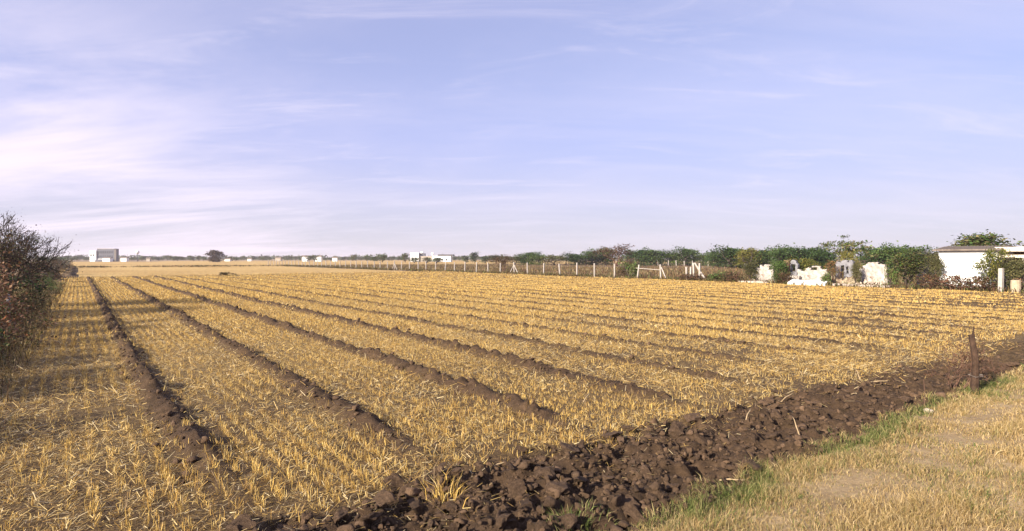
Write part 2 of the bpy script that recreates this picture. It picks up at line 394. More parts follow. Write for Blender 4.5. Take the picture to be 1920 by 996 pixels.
f3 = grid('distant_field', np.arange(170, 560, 15), np.arange(46, 330, 15), M['far_stubble'], -0.08, None, lambda u, v: 0*u)
tag(f3, kind='structure')
pas = grid('pasture', np.arange(-30, 172, 1.5), np.arange(47.2, 190, 1.5), M['pasture'], -0.03, None, lambda u, v: 0.12*(fbm(u*0.2, v*0.2, 81, 4)-0.5))
tag(pas, kind='structure')
shade_ridge = grid('ditch_shade_ridge', np.arange(81, 172, 0.5), np.arange(-1.9, 0.31, 0.2), M['soil'], -0.01, lambda u, v: 0.25+0*u, lambda u, v: 0.30*sstep(81.5, 90, u)*np.exp(-((v+0.8)/0.42)**2)*(0.6+0.7*fbm(u*0.5, v*0.5, 83, 3)))  # low soil ridge added for its shadow, in place of the dark boundary ditch
tag(shade_ridge, kind='structure')
me = bpy.data.meshes.new('ground'); R = 4000
me.from_pydata([(-R, -200, -0.35), (R, -200, -0.35), (R, 2*R, -0.35), (-R, 2*R, -0.35)], [], [(0, 1, 2, 3)]); me.materials.append(M['ground'])
gr = bpy.data.objects.new('ground', me); COL.objects.link(gr); tag(gr, kind='structure')

# ------------------------------------------------------------------ straw and grass (uncountable)
def in_view(X, Y, m=2.2): return (Y > 3.2) & (np.abs(X) < 0.90*Y+m)
def blades(P, az, tilt, L, W, col, face=None, quad=True, bend=None):
    """straight or once-bent blades: P (n,3) feet, az tilt direction, tilt from upright"""
    n = len(P)
    d = np.stack([np.sin(tilt)*np.cos(az), np.sin(tilt)*np.sin(az), np.cos(tilt)], 1)
    fa = RNG.uniform(0, 2*np.pi, n) if face is None else face
    s = np.stack([np.cos(fa), np.sin(fa), np.zeros(n)], 1)
    s -= d*np.sum(s*d, 1)[:, None]; s /= np.linalg.norm(s, axis=1)[:, None]+1e-6
    s *= W[:, None]/2
    if bend is None:
        T = P+d*L[:, None]
        if quad:
            v = np.stack([P-s, P+s, T+s*0.7, T-s*0.7], 1).reshape(-1, 3); k = 4
            f = np.arange(n*4).reshape(-1, 4)
        else:
            v = np.stack([P-s, P+s, T], 1).reshape(-1, 3); k = 3
            f = np.arange(n*3).reshape(-1, 3)
        return v, [f], np.repeat(col, k, 0)
    Mi = P+d*(L*0.55)[:, None]
    d2 = d+np.stack([np.cos(az), np.sin(az), -0.35*np.ones(n)], 1)*bend[:, None]; d2 /= np.linalg.norm(d2, axis=1)[:, None]
    T = Mi+d2*(L*0.45)[:, None]
    v = np.stack([P-s, P+s, Mi+s*0.8, Mi-s*0.8, T], 1).reshape(-1, 3)
    b = np.arange(n)[:, None]*5
    return v, [b+np.array([[0, 1, 2, 3]]), b+np.array([[3, 2, 4]])], np.repeat(col, 5, 0)
def join(parts):
    vs, cs, fq, ft, b = [], [], [], [], 0
    for v, fs, c in parts:
        vs.append(v); cs.append(c)
        for f in fs: (fq if f.shape[1] == 4 else ft).append(f+b)
        b += len(v)
    fl = []
    if fq: fl.append(np.concatenate(fq))
    if ft: fl.append(np.concatenate(ft))
    return np.concatenate(vs), fl, np.concatenate(cs)
GOLD = np.array([[0.62, 0.395, 0.10], [0.71, 0.485, 0.135], [0.50, 0.305, 0.075], [0.73, 0.555, 0.22], [0.35, 0.20, 0.055], [0.32, 0.225, 0.12], [0.61, 0.41, 0.12]])
def straw_col(n, pal=GOLD, lo=0.75, hi=1.15):
    return np.clip(pal[RNG.integers(0, len(pal), n)]*RNG.uniform(lo, hi, (n, 1)), 0, 0.85)
def patchy(u, v): return fbm(u*0.45, v*0.9, 91, 4)
parts = []
def stubble(r0, r1, tuft_gap, per, wid, hgt, quad, umax=FIELD_END+1.5):
    # rows 0.2 m apart along u, tufts along each row
    rows = np.arange(-1.5, 47.2, 0.2)
    for blk in range(0, len(rows), 40):
        rv = rows[blk:blk+40]
        us = np.arange(4.6, umax, tuft_gap)
        U, V = np.meshgrid(us, rv)
        U = (U + RNG.uniform(-0.5, 0.5, U.shape)*tuft_gap).ravel(); V = (V + RNG.normal(0, 0.02, V.shape)).ravel()
        X, Y = uv2xy(U, V); rr = np.hypot(X, Y)
        k = in_view(X, Y) & (rr >= r0) & (rr < r1)
        U, V = U[k], V[k]
        if not len(U): continue
        d, amp = ridge_dist(U, V)
        keep = RNG.uniform(0, 1, len(U)) < (1-np.exp(-(d/0.20)**4)*np.clip(amp*1.5, 0, 1)*0.93)
        keep &= RNG.uniform(0, 1, len(U)) > strip_mask(U, V)*1.02
        keep &= U > strip_edge(V)-0.45
        keep &= RNG.uniform(0, 1, len(U)) < np.clip(np.where(U < 16, 0.25+2.6*(patchy(U, V)-0.34), 0.70+1.2*(patchy(U, V)-0.25)), 0.25, 1)
        keep &= RNG.uniform(0, 1, len(U)) < 0.82+0.18*sstep(6.0, 10.5, U+0.6*np.clip(V-2.5, 0, 4))
        keep &= V > -1.15+0.5*(fbm(U*0.5, V*0, 95, 3)-0.5)
        U, V = U[keep], V[keep]
        n = len(U)
        U = np.repeat(U, per)+RNG.normal(0, 0.035, n*per); V = np.repeat(V, per)+RNG.normal(0, 0.024, n*per)
        hs = np.repeat(RNG.uniform(0.75, 1.2, n)*(0.7+0.6*fbm(U[::per]*0.5, V[::per]*0.5, 97, 3)), per)
        n *= per
        X, Y = uv2xy(U, V); Z = height(U, V)-0.012
        tilt = np.abs(RNG.normal(0, 0.46, n)); lean = RNG.uniform(0, 1, n) < 0.30; tilt[lean] += RNG.uniform(0.4, 0.9, lean.sum())
        parts.append(blades(np.stack([X, Y, Z], 1), RNG.uniform(0, 2*np.pi, n), tilt, RNG.uniform(0.6, 1.15, n)*hgt*hs,
                            RNG.uniform(0.7, 1.4, n)*wid, straw_col(n), quad=quad))
stubble(3.5, 9, 0.042, 11, 0.0046, 0.092, True)
stubble(9, 17, 0.055, 8, 0.0070, 0.100, False)
stubble(17, 34, 0.070, 6, 0.0135, 0.112, False)
stubble(34, 62, 0.13, 5, 0.034, 0.12, False)
stubble(62, 125, 0.34, 3, 0.075, 0.13, False)
v_, f_, c_ = join(parts)
o = mesh_np('wheat_stubble', v_, f_, M['straw'], col=c_)
tag(o, 'rows of short golden cereal stubble covering the ridged field', 'stubble', kind='stuff')
N_TRI = sum(len(f)*(f.shape[1]-2) for f in f_)

parts = []
def litter(r0, r1, dens, Lm, wid, area_margin=2.2):
    umax = min(r1*1.05, FIELD_END); vmax = min(47.0, r1*1.35)
    n = int(dens*(umax-4.0)*(vmax+2.5))
    U = RNG.uniform(4.0, umax, n); V = RNG.uniform(-2.4, vmax, n)
    X, Y = uv2xy(U, V); rr = np.hypot(X, Y)
    k = in_view(X, Y, area_margin) & (rr >= r0) & (rr < r1)
    U, V = U[k], V[k]
    d, amp = ridge_dist(U, V)
    bare = np.exp(-(d/0.20)**4)*np.clip(amp*1.5, 0, 1)
    p = (1-0.93*bare)*(1-(0.88-0.35*sstep(3.2, 1.0, V)-0.3*sstep(-0.7, -0.1, U-strip_edge(V))-0.5*sstep(11, 17, V))*strip_mask(U, V))*np.clip(0.10+2.2*(fbm(U*0.8, V*0.8, 99, 4)-0.28), 0.06, 1)*np.clip(0.45+0.6*sstep(-2.0, -0.6, V), 0, 1)*(0.85+0.15*sstep(1.0, 4.5, V+0.25*(U-6)))
    k = RNG.uniform(0, 1, len(U)) < p
    U, V = U[k], V[k]; n = len(U)
    X, Y = uv2xy(U, V); Z = height(U, V)+RNG.uniform(0.0, 0.035, n)
    pal = np.array([[0.62, 0.43, 0.145], [0.67, 0.50, 0.21], [0.50, 0.32, 0.095], [0.34, 0.21, 0.07], [0.73, 0.59, 0.33], [0.42, 0.26, 0.08]])
    parts.append(blades(np.stack([X, Y, Z], 1), RNG.uniform(0, 2*np.pi, n), np.clip(RNG.normal(1.40, 0.22, n), 0.6, 1.6), RNG.gamma(4, Lm/4, n),
                        RNG.uniform(0.7, 1.6, n)*wid, straw_col(n, pal), quad=True))
litter(3.5, 9, 1350, 0.065, 0.0042)
litter(9, 18, 900, 0.085, 0.0058)
litter(18, 32, 240, 0.10, 0.010)
v_, f_, c_ = join(parts)
o = mesh_np('loose_straw', v_, f_, M['straw'], col=c_); N_TRI += sum(len(f)*(f.shape[1]-2) for f in f_)
tag(o, 'loose pale straw scattered over the dark soil of the field', 'straw', kind='stuff')

# dry verge grass
parts = []
KH = np.array([[0.42, 0.285, 0.115], [0.50, 0.36, 0.165], [0.30, 0.20, 0.08], [0.54, 0.41, 0.21], [0.27, 0.21, 0.07]])
GR = np.array([[0.115, 0.145, 0.035], [0.16, 0.185, 0.05], [0.085, 0.115, 0.03], [0.24, 0.225, 0.08], [0.32, 0.26, 0.11]])
def verge_grass(r0, r1, dens, wid, hgt):
    umin, umax, vmax = 0.2, 3.6, r1*1.3
    n = int(dens*(umax-umin)*(vmax+1))
    U = RNG.uniform(umin, umax, n); V = RNG.uniform(0.2, vmax, n)
    X, Y = uv2xy(U, V); rr = np.hypot(X, Y)
    k = in_view(X, Y) & (rr >= r0) & (rr < r1) & (U < verge_edge(V)+0.18)
    U, V = U[k], V[k]
    ed = verge_edge(V)-U
    green = np.exp(-((ed-0.05)/0.15)**2)*sstep(0.30, 0.50, fbm(U*0.8, V*0.8, 103, 3))*1.0 + 0.16*sstep(0.50, 0.66, fbm(U*1.1, V*1.1, 105, 4))
    path = np.exp(-((ed-0.75-0.25*(fbm(V*0.4, V*0, 106, 2)-0.5))/0.28)**2)      # trodden line along the strip
    cl = fbm(U*2.4, V*2.4, 107, 4)
    p = np.clip(0.45+1.6*(cl-0.34), 0.4, 1)*(1-0.15*path)
    k = RNG.uniform(0, 1, len(U)) < p
    U, V, green, cl, path = U[k], V[k], green[k], cl[k], path[k]; n = len(U)
    isg = RNG.uniform(0, 1, n) < green
    c = straw_col(n, KH); c[isg] = straw_col(isg.sum(), GR)
    X, Y = uv2xy(U, V); Z = height(U, V)-0.02
    L = hgt*RNG.uniform(0.3, 1.4, n)*(0.10+1.7*cl)*(1-0.55*path)*np.where(isg, 1.25, 1)
    parts.append(blades(np.stack([X, Y, Z], 1), RNG.uniform(0, 2*np.pi, n), np.abs(RNG.normal(0.25, 0.35, n)), L, RNG.uniform(0.7, 1.4, n)*wid, c, bend=RNG.uniform(0.2, 1.3, n)))
verge_grass(3.5, 8, 5400, 0.0038, 0.085)
verge_grass(8, 14, 3400, 0.006, 0.095)
verge_grass(14, 30, 800, 0.013, 0.12)
v_, f_, c_ = join(parts)
o = mesh_np('verge_grass', v_, f_, M['grass'], col=c_); N_TRI += sum(len(f)*(f.shape[1]-2) for f in f_)
tag(o, 'dry khaki grass with green patches beside the ploughed strip', 'grass', kind='stuff')

# a small tuft of green weeds growing among the clods, and pale stubble tufts turned up at its edge
def tuft(name, label, u, v, n, spread, hgt, pal, wid=0.006, cat='weeds'):
    U = RNG.normal(0, spread, n); V = RNG.normal(0, spread, n)
    X, Y = uv2xy(U+u, V+v); Z = height(U+u, V+v)-0.02
    x0, y0 = uv2xy(u, v); z0 = float(height(u, v))
    az = np.arctan2(Y-y0, X-x0)+RNG.normal(0, 0.7, n)
    vv, ff, cc = blades(np.stack([X-x0, Y-y0, Z-z0], 1), az, np.abs(RNG.normal(0.35, 0.3, n)), hgt*RNG.uniform(0.5, 1.3, n), RNG.uniform(0.7, 1.5, n)*wid, straw_col(n, pal), bend=RNG.uniform(0.2, 1.2, n))
    o = mesh_np(name, vv, ff, M['grass'], col=cc, loc=(x0, y0, z0)); tag(o, label, cat, kind='stuff')
    return o
def px_uv(px, py):
    d = FPX*CAM_H/(py-HORIZON); return xy2uv((px-960)/FPX*d, d)

# ------------------------------------------------------------------ clods
def clod_mesh(seed, sub, squash=0.75):
    bm = bmesh.new(); bmesh.ops.create_icosphere(bm, subdivisions=sub, radius=0.5)
    r = np.random.default_rng(seed)
    cuts = [(Vector(r.normal(0, 1, 3)).normalized(), r.uniform(0.15, 0.36)) for _ in range(10)]
    ph = r.uniform(0, 50, 3)
    for vt in bm.verts:
        p = vt.co.copy()
        for nrm, dd in cuts:
            e = p.dot(nrm)-dd
            if e > 0: p -= nrm*e
        k = 1+0.34*(float(fbm(np.array([p.x*5+ph[0]+p.z*3]), np.array([p.y*5+ph[1]-p.z*4]), seed, 4)[0])-0.5)*2
        vt.co = Vector((p.x*k, p.y*k, p.z*k*squash))
    v = np.array([q.co[:] for q in bm.verts]); f = np.array([[q.index for q in fc.verts] for fc in bm.faces]); bm.free()
    return v, f
CV = []
for s in range(12):
    v, f = clod_mesh(100+s, 3)
    me = bpy.data.meshes.new('clod'); me.from_pydata(v.tolist(), [], f.tolist()); me.materials.append(M['clod'])
    CV.append(me)
cand = []
rr_ = np.random.default_rng(5)
while len(cand) < 280:
    u = rr_.uniform(2.9, 6.0); v = abs(rr_.normal(0, 1))*4.5+0.6
    if v > 18: continue
    x, y = uv2xy(u, v)
    if not (y > 4.2 and abs(x) < 0.9*y+0.3) or rr_.uniform() > strip_mask(u, v): continue
    s = float(np.clip(rr_.gamma(2.2, 0.060)*(1.15 if v < 6 else 0.8), 0.07, 0.27))
    if any((x-a)**2+(y-b)**2 < (0.36*(s+c))**2 for a, b, c in cand): continue
    cand.append((x, y, s))
for i, (x, y, s) in enumerate(cand):
    o = bpy.data.objects.new('clod', CV[i % len(CV)]); COL.objects.link(o); o.parent = strip
    u, v = xy2uv(x, y)
    o.location = (x, y, float(height(u, v))+0.004+s*0.14); o.rotation_euler = (rr_.uniform(-.5, .5), rr_.uniform(-.5, .5), rr_.uniform(0, 6.28))
    o.scale = (s*rr_.uniform(0.9, 1.6), s*rr_.uniform(0.7, 1.1), s*rr_.uniform(0.5, 0.9))
# small crumbs too many to count, in the strip and along the ridges
def crumbs(pts, sizes, sub):
    vs, fs, b = [], [], 0
    base = [clod_mesh(300+k, sub) for k in range(6)]
    for k in range(6):
        idx = np.arange(k, len(pts), 6); n = len(idx)
        if not n: continue
        v, f = base[k]
        a = RNG.uniform(0, 2*np.pi, n); ca, sa = np.cos(a), np.sin(a)
        vv = np.empty((n, len(v), 3)); sc = sizes[idx][:, None]; st = RNG.uniform(0.7, 1.4, (n, 1))
        vv[:, :, 0] = (v[None, :, 0]*ca[:, None]*st-v[None, :, 1]*sa[:, None])*sc+pts[idx, 0][:, None]
        vv[:, :, 1] = (v[None, :, 0]*sa[:, None]*st+v[None, :, 1]*ca[:, None])*sc+pts[idx, 1][:, None]
        vv[:, :, 2] = v[None, :, 2]*sc+pts[idx, 2][:, None]
        ff = f[None]+(np.arange(n)*len(v))[:, None, None]+b
        vs.append(vv.reshape(-1, 3)); fs.append(ff.reshape(-1, 3)); b += n*len(v)
    return np.concatenate(vs), np.concatenate(fs)
n = 20000
U = RNG.uniform(2.8, 6.2, n); V = RNG.uniform(-0.8, 1, n)*0+RNG.gamma(1.6, 4.0, n)-0.6
X, Y = uv2xy(U, V); k = in_view(X, Y, 0.8) & (V < 30) & (RNG.uniform(0, 1, n) < strip_mask(U, V)*0.8); U, V, X, Y = U[k], V[k], X[k], Y[k]
sz = np.clip(RNG.gamma(1.2, 0.030, len(U)), 0.010, 0.17); Z = height(U, V)+0.004+sz*0.15
big_ = sz > 0.05
va, fa = crumbs(np.stack([X, Y, Z], 1)[big_], sz[big_], 2); vb, fb = crumbs(np.stack([X, Y, Z], 1)[~big_], sz[~big_], 1)
v_ = np.concatenate([va, vb]); f_ = np.concatenate([fa, fb+len(va)])
o = mesh_np('soil_crumbs', v_, f_, M['clod'], parent=strip); o['kind'] = 'stuff'; N_TRI += len(f_)
n = 17000
ri = RNG.integers(0, 12, n); U = RNG.uniform(6, 46, n)**1.0; V = np.array(RIDGES)[ri]+RNG.normal(0, 0.15, n)
d, amp = ridge_dist(U, V); X, Y = uv2xy(U, V)
k = in_view(X, Y, 0.8) & (amp > 0.3) & (np.hypot(X, Y) < 40); U, V, X, Y = U[k], V[k], X[k], Y[k]
sz = np.clip(RNG.gamma(1.3, 0.034, len(U)), 0.016, 0.17); Z = height(U, V)+sz*0.12
v_, f_ = crumbs(np.stack([X, Y, Z], 1), sz, 1)
o = mesh_np('ridge_crumbs', v_, f_, M['clod'], parent=field); o['kind'] = 'stuff'; N_TRI += len(f_)

# ------------------------------------------------------------------ trees and shrubs
def skeleton(rng, stems, depth, spread, up, length, rad, shrink=0.72, kids=(2, 3), base_spread=0.35, wig=0.18, droop=0.0):
    segs, tips = [], []
    def go(p, d, L, r, k):
        ns = 3
        for s in range(ns):
            d = (d+Vector(rng.normal(0, wig, 3))+Vector((0, 0, up*0.12-droop*0.1))).normalized()
            q = p+d*(L/ns); r2 = r*(1-0.10)
            segs.append((p[:], q[:], r, r2)); p, r = q, r2
            if k > 0 and s == 1 and rng.uniform() < 0.65:
                e = (d+Vector(rng.normal(0, spread*1.2, 3))).normalized(); go(p, e, L*shrink*0.8, r*0.55, k-1)
        if k == 0: tips.append((p[:], d[:])); return
        for _ in range(rng.integers(kids[0], kids[1]+1)):
            e = (d+Vector(rng.normal(0, spread, 3))+Vector((0, 0, up*0.2))).normalized()
            go(p, e, L*shrink*rng.uniform(0.8, 1.15), r*0.66, k-1)
    for s in range(stems):
        a = rng.uniform(0, 6.283)
        d = Vector((math.cos(a)*base_spread, math.sin(a)*base_spread, 1)).normalized() if stems > 1 else Vector((rng.normal(0, .08), rng.normal(0, .08), 1)).normalized()
        go(Vector((rng.normal(0, 0.008*stems), rng.normal(0, 0.008*stems), -0.05)), d, length*rng.uniform(0.8, 1.15), rad, depth)
    return segs, tips
def seg_mesh(segs, n=4, rmin=0.0):
    p0 = np.array([s[0] for s in segs]); p1 = np.array([s[1] for s in segs]); r0 = np.maximum([s[2] for s in segs], rmin); r1 = np.maximum([s[3] for s in segs], rmin)
    d = p1-p0; d /= np.linalg.norm(d, axis=1)[:, None]+1e-9
    ref = np.where(np.abs(d[:, 2:3]) > 0.9, np.array([[1., 0, 0]]), np.array([[0, 0, 1.]]))
    a = np.cross(d, ref); a /= np.linalg.norm(a, axis=1)[:, None]; b = np.cross(d, a)
    vs = []
    for p, r in ((p0, r0), (p1, r1)):
        for k in range(n):
            t = 2*math.pi*k/n; vs.append(p+(a*math.cos(t)+b*math.sin(t))*r[:, None])
    v = np.stack(vs, 1).reshape(-1, 3); base = np.arange(len(segs))[:, None]*(2*n)
    fs = [base+np.array([[k, (k+1) % n, n+(k+1) % n, n+k]]) for k in range(n)]
    return v, np.concatenate(fs)
def leaf_cloud(rng, centres, per, sig, size, pal, flat=0.6, zdark=False):
    c = np.repeat(np.asarray(centres), per, 0); n = len(c)
    p = c+rng.normal(0, 1, (n, 3))*np.array([sig, sig, sig*flat])
    nr = rng.normal(0, 1, (n, 3)); nr[:, 2] = np.abs(nr[:, 2])+0.4; nr /= np.linalg.norm(nr, axis=1)[:, None]
    t = np.cross(nr, rng.normal(0, 1, (n, 3))); t /= np.linalg.norm(t, axis=1)[:, None]; b = np.cross(nr, t)
    s = size*rng.uniform(0.55, 1.35, (n, 1)); e = rng.uniform(0.45, 0.9, (n, 1))
    v = np.stack([p-t*s, p-b*s*e, p+t*s, p+b*s*e], 1).reshape(-1, 3)
    clump = np.repeat(rng.uniform(0.75, 1.25, len(centres)), per)
    col = np.asarray(pal)[rng.integers(0, len(pal), n)]*(clump*rng.uniform(0.8, 1.2, n))[:, None]
    return v, np.arange(n*4).reshape(-1, 4), np.repeat(col, 4, 0)
GREEN = [(0.055, 0.105, 0.022), (0.082, 0.142, 0.030), (0.110, 0.160, 0.038), (0.140, 0.165, 0.052)]
DARKG = [(0.036, 0.070, 0.016), (0.060, 0.102, 0.024), (0.088, 0.125, 0.034)]
YELG = [(0.12, 0.125, 0.022), (0.17, 0.155, 0.028), (0.09, 0.105, 0.022), (0.20, 0.165, 0.035)]
OLIVE = [(0.085, 0.085, 0.030), (0.115, 0.110, 0.040), (0.065, 0.068, 0.022), (0.14, 0.12, 0.05)]
BROWN = [(0.105, 0.052, 0.027), (0.145, 0.076, 0.038), (0.080, 0.044, 0.025), (0.12, 0.080, 0.040)]
RUST = [(0.24, 0.10, 0.03), (0.30, 0.15, 0.05), (0.17, 0.08, 0.03)]
GREYG = [(0.075, 0.080, 0.060), (0.10, 0.10, 0.075), (0.055, 0.062, 0.045)]
def unit_fit(vlist):
    """scales a plant to height 1 and mean crown width 1, foot at the origin"""
    allv = np.concatenate(vlist); lo = np.percentile(allv, 0.5, axis=0); hi = np.percentile(allv, 99.7, axis=0)
    w = ((hi[0]-lo[0])+(hi[1]-lo[1]))/2; cx = (hi[0]+lo[0])/2; cy = (hi[1]+lo[1])/2
    return [np.stack([(v[:, 0]-cx*np.clip(v[:, 2]/hi[2]*2, 0, 1))/w, (v[:, 1]-cy*np.clip(v[:, 2]/hi[2]*2, 0, 1))/w, v[:, 2]/hi[2]], 1) for v in vlist]
PROTO = {}
def make_proto(key, seed, pal, stems=1, depth=3, spread=0.45, up=0.3, length=1.2, rad=0.09, per=26, sig=0.22, leaf=0.06, flat=0.6, base_spread=0.35, twig='bark', sides=4, wig=0.18, kids=(2, 3), droop=0.0, rmin=0.0, keep=1.0, fill=0, fz=(0.22, 0.98)):
    rng = np.random.default_rng(seed)
    segs, tips = skeleton(rng, stems, depth, spread, up, length, rad, base_spread=base_spread, wig=wig, kids=kids, droop=droop)
    sv, sf = seg_mesh(segs, sides, rmin)
    tp = [t[0] for t in tips if rng.uniform() < keep]
    ks = max(1.0, max(t[2] for t in tp)/2.9); sig *= ks**0.7; leaf *= ks
    if fill:     # clumps through the whole volume of the crown, thinning towards an uneven outline
        tpa = np.array(tp); zmax = np.percentile(tpa[:, 2], 97); cx, cy = tpa[:, 0].mean(), tpa[:, 1].mean(); rad_ = np.percentile(np.hypot(tpa[:, 0]-cx, tpa[:, 1]-cy), 90)
        for _ in range(fill):
            a = rng.uniform(0, 6.283); t = rng.uniform(*fz); prof = math.sqrt(max(0.05, 1-(max(t-0.45, 0)/0.58)**2))*(0.80+0.20*t)
            r = rad_*prof*math.sqrt(rng.uniform(0.05, 1))*(0.85+0.25*math.sin(a*3+t*5+seed)); tp.append((cx+r*math.cos(a), cy+r*math.sin(a), zmax*t))
    if per:
        lv, lf, lc = leaf_cloud(rng, tp, per, sig, leaf, pal, flat)
        sv, lv = unit_fit([sv, lv])
    else:
        sv, = unit_fit([sv]); lv = None
    ms = bpy.data.meshes.new('trunk')
    def mk(nm, v, f, mat, c=None):
        o = mesh_np(nm, v, f, mat, col=c); me = o.data; bpy.data.objects.remove(o); return me
    PROTO[key] = (mk('trunk', sv, sf, M[twig]), mk('crown', lv, lf, M['leaf'], lc) if per else None)
    bpy.data.meshes.remove(ms)
    return len(sf)*2+(len(lf)*2 if per else 0)
PT = 0
PT += make_proto('green_a', 1, GREEN, depth=3, per=34, sig=0.26, leaf=0.075, fill=95, fz=(-0.02, 0.98))
PT += make_proto('green_b', 2, DARKG, stems=2, depth=3, per=26, sig=0.25, leaf=0.075, fill=100, fz=(-0.02, 0.98))
PT += make_proto('green_c', 3, GREEN, stems=3, depth=3, spread=0.55, per=18, sig=0.24, leaf=0.075, fill=95, fz=(-0.02, 0.98))
PT += make_proto('dark_a', 4, DARKG, stems=2, depth=3, spread=0.6, per=26, sig=0.24, leaf=0.075, flat=0.45, fill=100, fz=(-0.02, 0.98))
PT += make_proto('yellow_a', 5, YELG, stems=2, depth=3, per=24, sig=0.22, leaf=0.07, fill=60)
PT += make_proto('olive_a', 6, OLIVE, stems=2, depth=3, spread=0.6, per=26, sig=0.24, leaf=0.07, flat=0.5, fill=60)
PT += make_proto('brown_a', 7, BROWN, stems=3, depth=4, spread=0.5, per=8, sig=0.16, leaf=0.055, twig='twig_red', rad=0.06, fill=60, fz=(0.1, 0.98))
PT += make_proto('grey_a', 8, GREYG, stems=2, depth=4, spread=0.5, per=4, sig=0.16, leaf=0.05, rad=0.05)
PT += make_proto('airy_a', 9, OLIVE+DARKG, stems=1, depth=3, spread=0.75, up=0.05, length=1.2, per=36, sig=0.20, leaf=0.075, flat=0.35, keep=1.0, rad=0.08, fill=22, fz=(0.55, 1.0))
PT += make_proto('rust_a', 10, RUST+OLIVE, stems=4, depth=2, spread=0.4, per=30, sig=0.16, leaf=0.06, fill=20)
PT += make_proto('ivy_a', 12, OLIVE+GREEN[:1]+YELG[:1], stems=6, depth=2, spread=0.25, up=0.8, per=34, sig=0.20, leaf=0.07, flat=1.6, base_spread=0.15, fill=30)
PT += make_proto('bush_a', 13, GREEN+OLIVE, stems=6, depth=2, spread=0.6, up=0.1, length=0.6, per=22, sig=0.20, leaf=0.07, base_spread=0.9)
PT += make_proto('bush_brown', 14, BROWN+OLIVE[:1], stems=8, depth=2, spread=0.6, up=0.1, length=0.5, per=12, sig=0.16, leaf=0.06, base_spread=0.9, twig='twig_red', rad=0.03)
PT += make_proto('dome_a', 25, OLIVE+DARKG, stems=2, depth=3, spread=0.6, per=22, sig=0.22, leaf=0.07, fill=150, fz=(0.45, 0.99))
PT += make_proto('lone_a', 24, [(0.075, 0.040, 0.022), (0.045, 0.030, 0.018), (0.028, 0.026, 0.014), (0.10, 0.055, 0.026)], stems=2, depth=2, spread=0.5, per=30, sig=0.24, leaf=0.10, fill=90, fz=(0.05, 0.98))
PT += make_proto('far_a', 21, GREYG+DARKG, stems=1, depth=2, per=16, sig=0.34, leaf=0.16, fill=26)
PT += make_proto('far_b', 22, DARKG+BROWN[:1], stems=2, depth=2, per=12, sig=0.32, leaf=0.16, fill=26)
PT += make_proto('far_c', 23, DARKG+OLIVE[:1], stems=3, depth=2, spread=0.6, per=9, sig=0.30, leaf=0.16, flat=0.5, fill=26)
N_TRI += PT
PR = np.random.default_rng(77)
def plant(name, key, x, y, w, h, label, cat, group=None, z=0.0, rz=None):
    o = empty(name, (x, y, z), PR.uniform(0, 6.28) if rz is None else rz, label, cat, group)
    o.scale = (w, w, h)
    for nm, me in zip(('trunk', 'crown'), PROTO[key]):
        if me is None: continue
        c = bpy.data.objects.new(nm, me); COL.objects.link(c); c.parent = o
    return o
def plant_px(name, key, px, top, half, depth, label, cat, group=None, over=1.12, z=-0.05, rz=None):
    x, y = bearing(px, depth)
    return plant(name, key, x, y, 2*half/FPX*depth*over, hpx(top, depth), label, cat, group, z, rz)

# trees of the green row behind the post fence, left to right (column, top row, half width, depth, kind)
ROW = [
 (966, 479, 13, 190, 'olive_a', 'olive green tree at the left end of the dense tree row'),
 (990, 474, 17, 186, 'green_a', 'rounded green tree, second from left in the dense tree row'),
 (1012, 473, 16, 182, 'green_c', 'green tree with flat top, third from left in the dense tree row'),
 (1040, 478, 17, 180, 'yellow_a', 'low yellowish green tree, fourth from left in the dense tree row'),
 (1062, 474, 13, 182, 'grey_a', 'thin greyish half bare tree between low green trees of the row'),
 (1086, 473, 18, 180, 'green_b', 'dark green tree right of the greyish half bare tree'),
 (1112, 466, 18, 182, 'dark_a', 'taller dark green tree with bare tip left of the russet tree'),
 (1136, 466, 14, 184, 'green_a', 'green tree touching the left side of the russet tree'),
 (1156, 461, 25, 150, 'brown_a', 'large russet brown tree standing out of the green row'),
 (1182, 468, 15, 176, 'green_c', 'green tree touching the right side of the russet tree'),
 (1206, 468, 18, 172, 'dark_a', 'dark green spreading tree above the pale rail of the fence'),
 (1232, 471, 16, 170, 'green_b', 'dense green tree behind the braced corner post'),
 (1254, 467, 13, 172, 'grey_a', 'greyish thin topped tree above the back fence'),
 (1266, 472, 16, 170, 'green_a', 'green tree behind the leftmost posts of the back fence'),
 (1288, 466, 17, 168, 'dark_a', 'dark flat topped tree behind the leaning gate posts'),
 (1308, 464, 4, 166, 'grey_a', 'slender sapling sticking up above the gate posts'),
 (1322, 475, 17, 164, 'green_c', 'low green tree just right of the slender sapling'),
 (1346, 471, 16, 140, 'green_b', 'green tree at the left foot of the big dark crown'),
 (1372, 461, 26, 122, 'dark_a', 'big dark green tree left of the yellow green tree'),
 (1402, 463, 22, 112, 'yellow_a', 'bushy yellow green tree left of the mottled ruin wall'),
 (1432, 463, 22, 118, 'dark_a', 'dark tree behind the mottled ruin wall'),
 (1466, 466, 18, 110, 'green_b', 'green tree between mottled ruin wall and windowed ruin'),
 (1484, 461, 20, 104, 'dark_a', 'dark green spreading tree behind the windowed ruin'),
 (1515, 462, 22, 100, 'green_b', 'dark green tree behind the slanting pale sloping ruin wall'),
 (1546, 465, 20, 98, 'dark_a', 'dark green tree left of the tall airy tree'),
 (1646, 461, 20, 84, 'green_b', 'dark green tree right of the tall airy tree'),
 (1676, 459, 22, 82, 'dark_a', 'dark green tree behind the ivy covered pillar'),
 (1706, 461, 22, 86, 'green_b', 'green tree right behind the ivy covered pillar'),
 (1736, 463, 20, 80, 'grey_a', 'greyish green thin tree left of the white house'),
 (1756, 466, 18, 78, 'olive_a', 'olive tree beside the left corner of the white house'),
]
